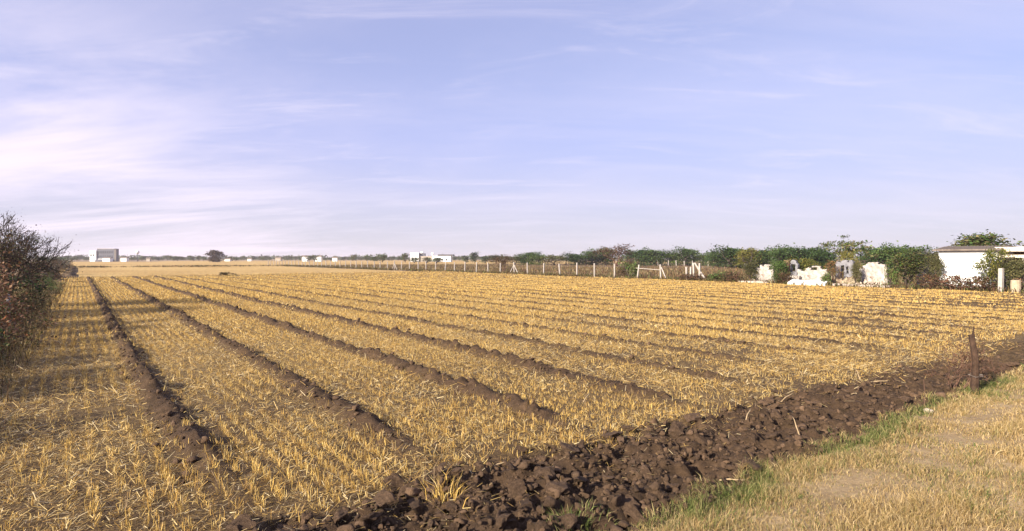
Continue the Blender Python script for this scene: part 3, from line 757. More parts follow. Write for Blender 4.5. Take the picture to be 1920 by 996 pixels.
for px, top, half, dep, key, lab in ROW:
    top += PR.uniform(-4, 2); half *= PR.uniform(0.85, 1.25)
    plant_px('green_tree' if key not in ('brown_a', 'grey_a') else 'sparse_tree', key, px, top, half, dep, lab, 'tree', 'trees behind the fences and ruins', 1.45)
plant_px('airy_tree', 'airy_a', 1601, 440, 40, 74, 'tall airy tree with open flat crown above the ruins', 'tree', over=1.1)
plant_px('dome_tree', 'dome_a', 1832, 438, 50, 60, 'wide dome shaped tree rising behind the white house roof', 'tree', over=1.1)
# shrubs on the fence line and among the ruins
for px, top, half, v, key, nm, lab, cat in [
 (941, 477, 17, 49.2, 'brown_a', 'brown_tree', 'bare reddish brown tree standing at the post fence', 'tree'),
 (1181, 486, 14, 49.0, 'bush_a', 'green_shrub', 'leafy green shrub grown into the fence beside the leaning post', 'shrub'),
 (1166, 499, 11, 48.6, 'bush_brown', 'brown_shrub', 'low brown shrub left of the leafy green fence shrub', 'shrub'),
 (1350, 507, 22, 48.6, 'bush_a', 'low_shrub', 'low green shrub between gate posts and mottled ruin wall', 'shrub'),
 (1372, 508, 20, 48.2, 'bush_brown', 'dry_shrub', 'dry reddish shrub right of the low green shrub', 'shrub'),
 (1300, 512, 26, 47.8, 'bush_brown', 'dry_shrub', 'dry brown brush heaped at the foot of the gate posts', 'shrub'),
 (1406, 488, 14, 49.4, 'olive_a', 'olive_shrub', 'olive brown shrub against the left edge of the mottled ruin', 'shrub'),
 (1461, 486, 14, 49.0, 'green_a', 'green_shrub', 'tall green shrub between the mottled ruin and the windowed ruin', 'shrub'),
 (1470, 509, 16, 48.2, 'bush_brown', 'dry_shrub', 'dry brown shrub at the foot of the windowed ruin', 'shrub'),
 (1510, 482, 24, 51.5, 'yellow_a', 'creeper', 'yellow green creeper over the top of the windowed ruin', 'creeper'),
 (1562, 487, 12, 49.2, 'rust_a', 'rust_shrub', 'rust orange shrub at the right end of the pale sloping ruin wall', 'shrub'),
 (1549, 508, 9, 47.9, 'bush_a', 'green_bush', 'small green bush beside the white slabs on the ground', 'shrub'),
 (1592, 468, 14, 51.0, 'yellow_a', 'yellow_tree', 'small yellow green tree below the tall airy tree', 'tree'),
 (1604, 488, 9, 49.2, 'olive_a', 'dark_shrub', 'narrow dark shrub left of the grey white ruin wall', 'shrub'),
 (1672, 497, 10, 48.6, 'bush_a', 'green_bush', 'low green bush at the right end of the rubble heap', 'shrub'),
 (1702, 468, 25, 49.0, 'ivy_a', 'ivy_pillar', 'tall olive pillar of ivy between the ruins and white house', 'ivy'),
 (1745, 487, 17, 50.4, 'grey_a', 'grey_shrub', 'pale greyish shrub left of the white house wall', 'shrub'),
 (1742, 512, 22, 48.4, 'bush_brown', 'dry_shrub', 'dry brown shrub below the pale greyish shrub', 'shrub'),
 (1790, 514, 26, 47.9, 'bush_brown', 'dry_shrub', 'dry brown shrub under the left half of the white wall', 'shrub'),
 (1836, 516, 26, 47.9, 'bush_brown', 'dry_shrub', 'dry brown shrub under the right half of the white wall', 'shrub'),
 (1858, 464, 22, 48.9, 'yellow_a', 'corner_tree', 'yellow olive tree leaning over the right corner of the white wall', 'tree'),
 (1757, 474, 13, 49.6, 'olive_a', 'olive_shrub', 'olive shrub grown up against the left corner of the white wall', 'shrub'),
 (1893, 478, 26, 49.4, 'olive_a', 'olive_bush', 'big olive bush behind the concrete post by the house', 'shrub'),
 (1922, 482, 22, 48.8, 'olive_a', 'olive_bush', 'olive bush at the right edge of the photo', 'shrub'),
]:
    x, y = on_v(px, v); plant(nm, key, x, y, 2*half/FPX*y*1.18, hpx(top, y), lab, cat, None, -0.05)
# scattered trees on the middle plain
for px, top, half, dep, key, lab in [
 (406, 469, 13, 330, 'lone_a', 'lone round brown tree on the far field edge'),
 (717, 475, 7, 300, 'far_b', 'small upright dark tree above the far left end of the posts'),
 (702, 481, 7, 320, 'far_c', 'low dark bush just left of the small upright dark tree'),
 (760, 474, 10, 300, 'far_b', 'round dark tree left of the white building with tanks'),
 (777, 483, 10, 260, 'far_c', 'low dark bush below the white building with tanks'),
 (800, 482, 11, 250, 'far_b', 'dark bush in front of the long white building'),
 (818, 483, 11, 245, 'far_c', 'rounded dark bush right in front of the long white building'),
 (875, 480, 8, 280, 'far_a', 'slim grey green tree right of the long white building'),
 (890, 472, 8, 250, 'far_a', 'taller half bare tree left of the reddish brown fence tree'),
 (910, 480, 10, 240, 'far_a', 'greyish bush between half bare tree and reddish fence tree'),
 (930, 477, 14, 230, 'olive_a', 'olive tree behind the reddish brown fence tree'),
 (663, 476, 6, 420, 'far_b', 'dome shaped dark tree alone on the horizon left of the fence end'),
 (688, 480, 6, 430, 'far_c', 'small pair of dark bushes on the horizon above the fence end'),
]:
    plant_px('lone_tree' if px == 406 else 'plain_tree', key, px, top, half, dep, lab, 'tree', None if px == 406 else 'scattered trees on the plain', 1.2)
# hazy horizon trees, alike along each stretch
ORD = 'first second third fourth fifth sixth seventh eighth ninth tenth eleventh twelfth thirteenth fourteenth fifteenth sixteenth seventeenth eighteenth nineteenth twentieth twenty-first twenty-second'.split()
SEG = [(100, 168, 9, 'left of the grey block'),
       (226, 390, 22, 'between grey block and lone tree'),
       (424, 560, 17, 'between lone tree and white sheds'),
       (608, 760, 16, 'between white sheds and tank building'),
       (846, 985, 16, 'right of the tank building')]
for a, b, cnt, lab in SEG:
    for k in range(cnt):
        px = a+(k+PR.uniform(0.1, 0.9))*(b-a)/cnt; dep = PR.uniform(430, 620)
        plant_px('horizon_tree', ['far_a', 'far_b', 'far_c'][k % 3], px, PR.uniform(478.5, 483), PR.uniform(4, 8), dep, ORD[k]+' from left of the small hazy horizon trees '+lab, 'tree', 'hazy horizon trees '+lab)
# far belt of woodland that reads as one strip
cen = []
for k in range(900):
    px = PR.uniform(-150, 2100); dep = PR.uniform(750, 1250)
    x, y = bearing(px, dep); hh = PR.uniform(2.5, 6.5)*(0.6+0.7*float(fbm(np.array([px*0.02]), np.array([1.0]), 3, 3)[0]))
    for _ in range(5): cen.append((x+PR.normal(0, 4), y+PR.normal(0, 4), PR.uniform(0.3, hh)))
lv, lf, lc = leaf_cloud(PR, cen, 6, 1.6, 1.5, DARKG+GREYG, 0.5)
o = mesh_np('distant_woodland', lv, lf, M['leaf'], col=lc); tag(o, 'hazy strip of distant woodland along the horizon', 'woodland', kind='stuff'); N_TRI += len(lf)*2

# ------------------------------------------------------------------ hedgerow on the left
def twig_plant(name, seed, x, y, w, h, label, cat, twig, pal, per, leaf, group=None, **k):
    rng = np.random.default_rng(seed)
    keep = k.pop('keep', 1.0); sig = k.pop('sig', 0.12); flat = k.pop('flat', 0.8); rmin = k.pop('rmin', 0.004); low = k.pop('low', None)
    segs, tips = skeleton(rng, **k)
    sv, sf = seg_mesh(segs, 4, rmin)
    tp = [t[0] for t in tips if rng.uniform() < keep]
    lv, lf, lc = leaf_cloud(rng, tp, per, sig, leaf, pal, flat)
    if low:
        cs = [(rng.normal(low[0], low[2]), rng.normal(low[1], low[2]), rng.uniform(0.1, low[3])) for _ in range(low[4])]
        l2, f2_, c2 = leaf_cloud(rng, cs, 30, 0.16, leaf, low[5], 0.8)
        lf = np.concatenate([lf, f2_+len(lv)]); lv = np.concatenate([lv, l2]); lc = np.concatenate([lc, c2])
    sv, lv = unit_fit([sv, lv])
    sc = np.array([w, w, h])
    o = empty(name, (x, y, float(height(*xy2uv(x, y)))-0.03), 0, label, cat, group)
    mesh_np('branches', sv*sc, sf, M[twig], parent=o); mesh_np('crown', lv*sc, lf, M['leaf'], parent=o, col=lc)
    global N_TRI; N_TRI += len(sf)*2+len(lf)*2
def uvp(u, v): return uv2xy(u, v)
HEDGE = 'plants of the hedgerow along the field'
x, y = uvp(33.5, -2.6)
twig_plant('thorn_tree', 31, x, y, 4.6, hpx(417, y), 'dark bare thorn tree with fine twigs at the left edge', 'tree', 'twig', BROWN[2:3]+OLIVE[2:3], 4, 0.020, HEDGE, stems=9, depth=5, spread=0.42, up=0.35, length=1.0, rad=0.06, base_spread=0.55, wig=0.14, rmin=0.007, keep=0.8, low=(0.5, 0.2, 0.8, 2.0, 140, [(0.030, 0.030, 0.014), (0.022, 0.034, 0.012), (0.045, 0.032, 0.018)]))
x, y = uvp(28.5, -3.0)
twig_plant('thorn_tree', 34, x, y, 3.8, hpx(445, y), 'bare thorn bush in front of the larger thorn tree', 'tree', 'twig', BROWN+OLIVE, 6, 0.022, HEDGE, stems=8, depth=5, spread=0.45, up=0.3, length=1.0, rad=0.045, base_spread=0.6, wig=0.15, rmin=0.006, keep=0.8)
for i, (u, v, w, h, lab, tw, pal, per) in enumerate([
 (21.5, -2.6, 2.6, 2.1, 'reddish dry shrub with dense twigs at the left edge below the thorn trees', 'twig_red', [(0.19, 0.098, 0.05), (0.15, 0.08, 0.04), (0.22, 0.125, 0.065)], 10),
 (17.5, -2.3, 2.2, 1.5, 'brown dry shrub nearest the camera at the left edge', 'twig_red', BROWN+RUST[:1], 10),
 (19.2, -1.6, 1.9, 1.2, 'low dark weeds spilling from the hedge onto the field edge', 'twig', DARKG[:1]+BROWN, 10),
 (13.9, -1.9, 1.6, 1.0, 'dark brown brush at the bottom end of the hedge by the left edge', 'twig', BROWN[2:3]+DARKG[:1]+OLIVE[:1], 12),
 (16.2, -2.1, 1.9, 1.15, 'dense dark brush between the brown shrub and the hedge end', 'twig', BROWN[2:3]+DARKG[:1], 12),
 (24.8, -1.7, 1.7, 1.3, 'brownish low shrub under the thorn bush beside the old post', 'twig_red', BROWN+OLIVE, 12),
 (15.2, -1.8, 1.8, 1.1, 'low olive weeds in the shaded lower left hedge foot', 'twig', OLIVE[:1]+BROWN+DARKG[:1], 10),
 (27.0, -2.3, 2.4, 1.7, 'dark twiggy shrub filling the hedge below the thorn tree', 'twig', BROWN[2:3]+DARKG[:1], 9),
 (23.0, -3.2, 2.8, 2.3, 'tall reddish brown shrub at the far left edge', 'twig_red', [(0.19, 0.10, 0.055), (0.14, 0.075, 0.04), (0.22, 0.13, 0.07)], 11),
 (29.5, -1.4, 1.6, 0.9, 'low olive weeds at the foot of the dark thorn tree', 'twig', OLIVE, 10),
 (45.0, -1.8, 2.2, 1.3, 'green shrub just behind the dark thorn tree', 'twig', GREEN, 14),
 (54.0, -2.2, 3.0, 1.4, 'brown low shrub further along the hedge behind the thorn tree', 'twig_red', BROWN+GREYG, 12),
 (66.0, -2.4, 3.2, 1.5, 'greyish brown shrub at the hedge bend near the field headland', 'twig_red', BROWN+GREYG, 12),
 (80.0, -2.6, 3.6, 1.7, 'grey green shrub of the far hedge beside the headland', 'twig', GREYG+BROWN, 12),
 (98.0, -2.8, 4.5, 2.0, 'dull brown shrub in the far hedge beyond the headland', 'twig_red', GREYG+BROWN, 12),
 (122.0, -3.0, 5.0, 2.2, 'hazy grey shrub near the far end of the hedge', 'twig', GREYG+DARKG, 12),
 (150.0, -3.0, 6.0, 2.4, 'last hazy dark shrub at the far end of the hedge', 'twig', GREYG+DARKG, 12),
]):
    x, y = uvp(u, v)
    twig_plant('hedge_shrub', 50+i, x, y, w, h, lab, 'shrub', tw, pal, per, 0.034 if h < 1.2 else 0.030, HEDGE, stems=7, depth=3, spread=0.5, up=0.15, length=0.5, rad=0.018, base_spread=0.8, wig=0.2, sig=0.10, rmin=0.003)
# the hedge goes on towards the camera, just out of the picture; its shade reaches the field
for i, (u, v, w, h) in enumerate([(12.5, -3.4, 2.2, 1.9), (9.6, -3.6, 2.0, 1.7)]):
    x, y = uvp(u, v)
    twig_plant('hedge_shrub', 90+i, x, y, w, h, ['dry hedge shrub just outside the left edge casting shade on the field', 'last dry hedge shrub before the camera outside the left edge'][i], 'shrub', 'twig_red', BROWN, 9, 0.03, HEDGE, stems=9, depth=3, spread=0.5, up=0.2, length=0.5, rad=0.02, base_spread=0.7, wig=0.2, sig=0.1, rmin=0.003)
# old post in the hedge
x, y = uvp(24.2, -1.75)
o = MB().box((0, 0, 0.5), (0.075, 0.075, 1.1), 0.3, 0.010).build('hedge_post', M['ruin_grey'], None, (x, y, float(height(24.2, -1.55))), bevel=0.012)
o.rotation_euler = (0.05, 0.04, 0); tag(o, 'short grey concrete post standing in the left hedge', 'post')
# long dry grass at the hedge foot
n = 26000
U = RNG.uniform(9, 60, n); V = RNG.normal(-1.75, 0.45, n); X, Y = uv2xy(U, V); k = in_view(X, Y, 1.0) & (V < -0.75) & (RNG.uniform(0, 1, n) < np.clip(1.8*(fbm(U*0.7, V*1.2, 120, 3)-0.25), 0.05, 1)); U, V, X, Y = U[k], V[k], X[k], Y[k]; n = len(U)
pal = np.concatenate([KH*0.75, np.array(BROWN), np.array(OLIVE)])
v_, f_, c_ = blades(np.stack([X, Y, height(U, V)-0.02], 1), RNG.uniform(0, 6.28, n), np.abs(RNG.normal(0.25, 0.25, n)), RNG.uniform(0.15, 0.55, n), RNG.uniform(0.006, 0.014, n)*(0.6+U/30), straw_col(n, pal), bend=RNG.uniform(0.1, 0.9, n))
o = mesh_np('hedge_grass', v_, f_, M['grass'], col=c_); tag(o, 'long dry grass along the foot of the left hedge', 'grass', kind='stuff')
# weeds along the fence line and across the pasture
n = 60000
U = RNG.uniform(-12, 175, n); V = 48.2+np.abs(RNG.normal(0, 1.2, n)) - RNG.uniform(0, 1.6, n); X, Y = uv2xy(U, V); k = in_view(X, Y, 3) & (RNG.uniform(0, 1, n) < np.clip(2.2*(fbm(U*0.25, V*0.3, 123, 4)-0.22), 0.08, 1)); U, V, X, Y = U[k], V[k], X[k], Y[k]; n = len(U)
pal = np.concatenate([np.array(BROWN), np.array(OLIVE), KH*0.6, np.array(BROWN)*0.8, np.array(GREEN[2:])])
v1 = blades(np.stack([X, Y, 0*X-0.06], 1), RNG.uniform(0, 6.28, n), np.abs(RNG.normal(0.3, 0.3, n)), RNG.uniform(0.15, 0.55, n), RNG.uniform(0.03, 0.09, n), straw_col(n, pal), bend=RNG.uniform(0.1, 0.9, n))
n = 60000
U = RNG.uniform(-10, 170, n); V = 49+RNG.gamma(1.5, 22, n); X, Y = uv2xy(U, V); k = in_view(X, Y, 3) & (V < 160); U, V, X, Y = U[k], V[k], X[k], Y[k]; n = len(U)
pal = np.concatenate([np.array(BROWN)*1.2, np.array(BROWN), KH*0.7, np.array(OLIVE)])
v2 = blades(np.stack([X, Y, 0*X-0.06], 1), RNG.uniform(0, 6.28, n), np.abs(RNG.normal(0.3, 0.3, n)), RNG.uniform(0.2, 0.6, n), RNG.uniform(0.06, 0.16, n), straw_col(n, pal), quad=False)
n = 4000
U = 165+RNG.normal(0, 0.7, n); V = RNG.uniform(-3, 47, n); k = RNG.uniform(0, 1, n) < np.clip(2.5*(fbm(U*0.1, V*0.25, 127, 3)-0.25), 0.1, 1); U, V = U[k], V[k]; n = len(U); X, Y = uv2xy(U, V)
v3 = blades(np.stack([X, Y, 0*X-0.06], 1), RNG.uniform(0, 6.28, n), np.abs(RNG.normal(0.3, 0.3, n)), RNG.uniform(0.3, 0.7, n), RNG.uniform(0.1, 0.2, n), straw_col(n, np.array(BROWN+OLIVE)*1.2), bend=RNG.uniform(0.1, 0.9, n))
v_, f_, c_ = join([v1, v2, v3]); o = mesh_np('fence_weeds', v_, f_, M['grass'], col=c_); tag(o, 'brown weeds along the fence line and over the pasture', 'weeds', kind='stuff'); N_TRI += sum(len(f)*(f.shape[1]-2) for f in f_)

# ------------------------------------------------------------------ fences
random.seed(4)
def post_mb(h, w=0.14, jit=0.006):
    m = MB(); m.box((0, 0, h/2-0.15), (w, w, h+0.3), 0, jit); return m
POSTV = []
for k in range(4):
    o = post_mb(1.5+0.05*k, 0.135).build('post', M['concrete'], bevel=0.015); POSTV.append(o.data); bpy.data.objects.remove(o)
rzf = math.atan2(DU[1], DU[0])
x0, y0 = uvp(42, 48)
fen = empty('post_fence', (x0, y0, 0), 0, 'long fence of white concrete posts and wire beyond the field', 'fence')
def fpart(nm, me, u, v, tilt=(0, 0), parent=fen, org=(x0, y0), s=1.0):
    x, y = uvp(u, v); o = bpy.data.objects.new(nm, me); COL.objects.link(o); o.parent = parent
    o.location = (x-org[0], y-org[1], 0); o.rotation_euler = (tilt[0], tilt[1], rzf); o.scale = (s, s, s); return o
UPOST = [41.9+3.13*k for k in range(49)]
for k, u in enumerate(UPOST):
    fpart('post', POSTV[k % 4], u+random.uniform(-.12, .12), 48+random.uniform(-.06, .06), (random.gauss(0, .03), random.gauss(0, .03)) if k else (0.02, -0.14))
fpart('post', POSTV[1], 38.7, 48, (0.0, 0.05))
def bar(a, b, r, mat, nm, parent, org, n=6):
    return MB().tube([(a[0]-org[0], a[1]-org[1], a[2]), (b[0]-org[0], b[1]-org[1], b[2])], [r, r*0.9], n).build(nm, mat, parent)
def P3(u, v, z): x, y = uvp(u, v); return (x, y, z)
for u in (UPOST[7], UPOST[19]):      # braced straining posts
    for s in (-1, 1): bar(P3(u+s*1.0, 48.0, 0.0), P3(u+s*0.05, 48.0, 1.25), 0.06, M['concrete'], 'brace', fen, (x0, y0))
bar(P3(38.0, 48.0, 0), P3(38.65, 48.0, 1.25), 0.06, M['concrete'], 'brace', fen, (x0, y0))
bar(P3(41.9, 47.9, 1.12), P3(38.7, 47.9, 0.98), 0.035, M['concrete'], 'rail', fen, (x0, y0))
for z in (0.45, 0.85, 1.25):
    m = MB(); us = [41.9]+UPOST[1:]
    m.tube([(uvp(u, 47.92)[0]-x0, uvp(u, 47.92)[1]-y0, z+random.uniform(-.02, .02)) for u in us], [0.006]*len(us), 3)
    m.build('wire', M['wire'], fen)
# gate posts right of the rail: tall post, two short ones, and a long diagonal prop
gx, gy = on_v(1306, 48.2)
gp = empty('gate_posts', (gx, gy, 0), rzf, 'cluster of white gate posts with a long diagonal prop', 'gate posts')
for dx_, h, tl in ((1.15, 1.35, 0.02), (0.68, 1.30, -0.03), (0.30, 1.75, 0.03), (-0.35, 1.7, 0.0)):
    m = MB(); m.box((dx_, 0, h/2), (0.15, 0.13, h), 0, 0.01); o = m.build('post', M['concrete'], gp, bevel=0.015); o.rotation_euler = (0, tl, 0)
MB().tube([(-1.05, -0.08, 0.0), (-0.3, -0.1, 0.95), (0.25, -0.06, 1.72)], [0.10, 0.09, 0.08], 6).build('prop', M['concrete'], gp)
# back fence in front of the trees
bx, by = bearing(1300, 160)
bf = empty('back_fence', (bx, by, 0), 0, 'row of short pale posts in front of the far green trees', 'fence')
for k, px in enumerate((1215, 1234, 1253, 1268, 1283, 1298, 1328, 1345, 1362, 1379, 1396)):
    x, y = bearing(px, 160-(px-1300)*0.12); o = bpy.data.objects.new('post', POSTV[k % 4]); COL.objects.link(o); o.parent = bf; o.location = (x-bx, y-by, 0); o.rotation_euler = (random.gauss(0, .03), random.gauss(0, .03), 0.3); o.scale = (1.25, 1.25, 0.95)
# posts by the white house
x, y = on_v(1877, 47.8)
o = MB().box((0, 0, 0.74), (0.26, 0.22, 1.6), 0, 0.012).build('concrete_post', M['concrete'], None, (x, y, 0), bevel=0.02); o.rotation_euler = (0, 0.03, 0.4); tag(o, 'tall concrete post at the right corner of the white house', 'post')
x, y = on_v(1905, 47.9)
m = MB(); m.tube([(0, 0, -0.05), (0, 0, 0.1), (0, 0, 0.45), (0, 0, 0.78), (0, 0, 0.80)], [0.25, 0.26, 0.27, 0.26, 0.2], 12)
o = m.build('barrel', M['ruin_cream'], None, (x, y, 0)); tag(o, 'short pale barrel beside the olive bush at the right edge', 'barrel')

# ------------------------------------------------------------------ ruins and white house
def ruin(name, px0, px1, v, tops, mat, label, thick=0.28, holes=(), seed=1, cell=0.085):
    """broken wall between photo columns px0 and px1 standing on the line v; tops: heights along it, holes: (s0,s1,z0,z1)"""
    rng = np.random.default_rng(seed)
    a = Vector((*on_v(px0, v), 0)); b = Vector((*on_v(px1, v), 0)); L = (b-a).length; d = (b-a).normalized(); nrm = Vector((-d.y, d.x, 0))
    nx = max(3, int(L/cell)); H = max(tops); nz = int(H/cell)+1
    xs = np.linspace(0, L, nx+1); zs = np.arange(nz+1)*cell-0.1
    full = np.zeros((nx, nz), bool)
    for i in range(nx):
        s = (i+0.5)/nx; t = np.interp(s, np.linspace(0, 1, len(tops)), tops)+rng.uniform(-0.07, 0.06)+0.5*(float(fbm(np.array([s*7.0]), np.array([seed*3.3]), seed, 3)[0])-0.5)
        for k in range(nz):
            z = (k+0.5)*cell-0.1
            full[i, k] = z < t and not any(h[0] < s < h[1] and h[2] < z < h[3] for h in holes)
    J = rng.uniform(-0.42, 0.42, (nx+1, nz+1, 3))*cell
    bm = bmesh.new(); vc = {}
    def vert(i, k, side):
        key = (i, k, side)
        if key not in vc:
            p = d*(xs[i]+J[i, k, 0])+Vector((0, 0, max(zs[k]+J[i, k, 2], -0.15)))+nrm*((thick/2)*(1 if side else -1)+J[i, k, 1]*0.25)
            vc[key] = bm.verts.new(p)
        return vc[key]
    for i in range(nx):
        for k in range(nz):
            if not full[i, k]: continue
            bm.faces.new([vert(i, k, 0), vert(i+1, k, 0), vert(i+1, k+1, 0), vert(i, k+1, 0)])
            bm.faces.new([vert(i, k, 1), vert(i, k+1, 1), vert(i+1, k+1, 1), vert(i+1, k, 1)])
            for di, dk, e in ((-1, 0, ((i, k), (i, k+1))), (1, 0, ((i+1, k+1), (i+1, k))), (0, -1, ((i+1, k), (i, k))), (0, 1, ((i, k+1), (i+1, k+1)))):
                ii, kk = i+di, k+dk
                if 0 <= ii < nx and 0 <= kk < nz and full[ii, kk]: continue
                (p, q), (r, s) = e
                try: bm.faces.new([vert(p, q, 0), vert(r, s, 0), vert(r, s, 1), vert(p, q, 1)])
                except ValueError: pass
    bmesh.ops.recalc_face_normals(bm, faces=bm.faces)
    me = bpy.data.meshes.new(name); bm.to_mesh(me); bm.free(); me.materials.append(mat)
    o = bpy.data.objects.new(name, me); COL.objects.link(o); o.location = a; return tag(o, label, 'ruin', 'ruined walls beyond the field')
ruin('ruined_wall', 1413, 1452, 49.8, [0.9, 1.5, 1.55, 1.7, 1.4], M['ruin'], 'mottled white ruin wall with small dark holes', holes=((0.2, 0.36, 1.3, 1.6), (0.42, 0.56, 1.4, 1.62), (0.1, 0.24, 0.75, 1.0), (0.8, 0.9, 1.2, 1.5)), seed=1)
ruin('ruined_pillar', 1470, 1481, 50.1, [2.0, 2.05], M['adobe'], 'brown adobe stump left of the windowed grey ruin', 0.4, seed=2)
ruin('ruined_wall', 1481, 1497, 50.3, [2.05, 2.1, 2.0], M['ruin_grey'], 'narrow grey ruin wall with a dark window hole', holes=((0.3, 0.7, 1.0, 1.7),), seed=3)
ruin('ruined_wall', 1497, 1560, 50.0, [1.3, 1.1, 1.35, 1.6, 1.2, 0.8], M['ruin'], 'pale ruin wall with a sloping broken top', holes=((0.42, 0.6, 1.15, 1.4),), seed=4)
ruin('ruined_wall', 1568, 1601, 50.4, [1.9, 2.0, 2.05, 1.9], M['ruin_grey'], 'grey blue ruin wall with a doorway right of the rust shrub', holes=((0.32, 0.52, 0.5, 1.6), (0.62, 0.78, 0.9, 1.5)), seed=5)
ruin('ruined_wall', 1611, 1666, 50.6, [1.3, 1.7, 1.85, 1.95, 1.7, 1.6], M['ruin'], 'tall grey white ruin wall behind the rubble heap', seed=6)
ruin('ruined_wall', 1720, 1760, 51.0, [0.9, 1.3, 1.5, 1.7], M['ruin'], 'low grey broken wall joining the white house on its left', seed=7)
ruin('low_wall', 1452, 1500, 49.5, [0.7, 0.6, 0.75, 0.5], M['ruin'], 'low broken white wall stub joining mottled ruin and windowed ruin', seed=8)
ruin('low_wall', 1556, 1612, 49.6, [0.8, 0.65, 0.5, 0.7, 0.9], M['ruin_cream'], 'low pale wall stub between sloping wall and grey white wall', seed=9)
def stone(name, px, v, size, mat, label, seed, rz=0.0, z=0.0, cat='rubble', group='pale rubble below the ruins'):
    vv, ff = clod_mesh(seed, 2, 1.0); x, y = on_v(px, v)
    o = mesh_np(name, vv*np.array(size)*1.15, ff, mat, loc=(x, y, z+size[2]*0.38)); o.rotation_euler = (0, 0, rzf+math.pi+rz); return tag(o, label, cat, group)
def slab(name, px, v, d, mat, label, tilt=(0, 0), rz=0.0, z=0.0):
    random.seed(int(px)); x, y = on_v(px, v); m = MB(); m.box((0, 0, d[2]/2), d, 0, 0.05)
    o = m.build(name, mat, None, (x, y, z), bevel=0.03); o.rotation_euler = (tilt[0], tilt[1], rzf+math.pi+rz); return tag(o, label, 'slab', 'pale rubble below the ruins')
slab('fallen_slab', 1494, 47.7, (1.15, 0.7, 0.34), M['white'], 'white slab lying below the windowed ruin', (0.35, 0.03))
slab('fallen_slab', 1531, 47.7, (1.8, 0.7, 0.36), M['white'], 'longer white slab lying below the pale sloping ruin wall', (0.35, -0.04))
slab('low_kerb', 1612, 47.6, (4.0, 0.3, 0.16), M['rubble'], 'long pale kerb strip in front of the rubble heap', (0.1, 0.01))
slab('fallen_slab', 1402, 47.7, (1.6, 0.5, 0.16), M['rubble'], 'flat pinkish slab at the foot of the mottled ruin', (0.2, 0.0))
slab('fallen_slab', 1428, 47.6, (1.1, 0.4, 0.14), M['rubble'], 'small flat pinkish slab right of the larger one', (0.2, 0.02))
rr2 = np.random.default_rng(9)
heap = empty('rubble_heap', (*on_v(1637, 49.0), 0), rzf+math.pi, 'heap of pale broken masonry below the grey white ruin wall', 'rubble')
hv = [clod_mesh(600+k, 1, 1.0) for k in range(5)]
hm = []
for v, f in hv:
    me = bpy.data.meshes.new('block'); me.from_pydata(v.tolist(), [], f.tolist()); me.materials.append(M['rubble']); hm.append(me)
for k in range(70):
    o = bpy.data.objects.new('block', hm[k % 5]); COL.objects.link(o); o.parent = heap
    a = rr2.normal(0, 0.75); b = rr2.normal(0, 0.4); hz = 0.62*math.exp(-(a/0.95)**2-(b/0.55)**2)
    s = rr2.uniform(0.18, 0.42); o.location = (a, b, rr2.uniform(0.25, 1)*hz+0.05); o.scale = (s*1.2, s, s*0.75); o.rotation_euler = tuple(rr2.uniform(0, 6, 3))
for k, (px, v, s, lab) in enumerate([(1737, 48.9, 0.7, 'large pale boulder left of the white house'), (1513, 47.5, 0.25, 'small pale stone between the two white slabs'), (1664, 48.0, 0.35, 'pale stone at the right end of the rubble heap'), (1754, 49.2, 0.5, 'pale stone at the left foot of the white wall'), (1582, 48.6, 0.4, 'pale stone below the doorway of the grey blue ruin')]):
    stone('pale_stone', px, v, (s, s*0.8, s*0.7), M['rubble'], lab, 700+k)

# white house: local x runs to the right along the front, y away from the field
hx, hy = on_v(1760, 50.5)
ha = Vector((*on_v(1760, 50.5), 0)); hb = Vector((*on_v(1870, 50.5), 0)); HW = (hb-ha).length
hrz = math.atan2((hb-ha).y, (hb-ha).x)
house = empty('white_house', (hx, hy, 0), hrz, 'whitewashed house with bright blank wall and grey roof at right', 'house')
HH = hpx(471, hy*0.99); DP = 4.2
MB().box((HW/2, 0.12, HH/2-0.1), (HW, 0.24, HH+0.2)).build('wall', M['white'], house, bevel=0.01)
MB().box((HW/2, DP, HH/2-0.1), (HW, 0.24, HH+0.2)).build('wall', M['white'], house)
for xx in (0.12, HW-0.12): MB().box((xx, DP/2+0.06, HH/2-0.1), (0.24, DP-0.36, HH+0.2)).build('wall', M['white'], house)
m = MB()
for s in (0, 1):       # two roof slopes, with a ridge along the house
    y0_, z0_, y1_, z1_ = (-0.35, HH+0.02, DP/2, HH+0.28) if s == 0 else (DP+0.35, HH+0.02, DP/2, HH+0.28)
    m.add([(-0.3, y0_, z0_), (HW+0.3, y0_, z0_), (HW+0.3, y1_, z1_), (-0.3, y1_, z1_), (-0.3, y0_, z0_+0.09), (HW+0.3, y0_, z0_+0.09), (HW+0.3, y1_, z1_+0.09), (-0.3, y1_, z1_+0.09)], [(0, 1, 2, 3), (4, 7, 6, 5), (0, 4, 5, 1), (1, 5, 6, 2), (2, 6, 7, 3), (3, 7, 4, 0)])
rf = m.build('roof', M['roof'], house)
tl = MB().tube([(-0.12, 0, 0), (-0.12, 2.62, 0.315)], [0.045, 0.045], 5).build('roof_rib', M['roof'], rf); tile = tl.data; bpy.data.objects.remove(tl)
for k in range(18):
    o = bpy.data.objects.new('roof_rib', tile); COL.objects.link(o); o.parent = rf; o.location = (0.05+k*(HW+0.3)/18, -0.34, HH+0.11); o.scale = (1, 0.94, 0.82)
for s in (0, HW): MB().add([(s-0.1, 0, HH), (s-0.1, DP, HH), (s-0.1, DP/2, HH+0.26), (s+0.1, 0, HH), (s+0.1, DP, HH), (s+0.1, DP/2, HH+0.26)], [(0, 1, 2), (3, 5, 4), (0, 3, 4, 1), (1, 4, 5, 2), (2, 5, 3, 0)]).build('gable', M['white'], house)
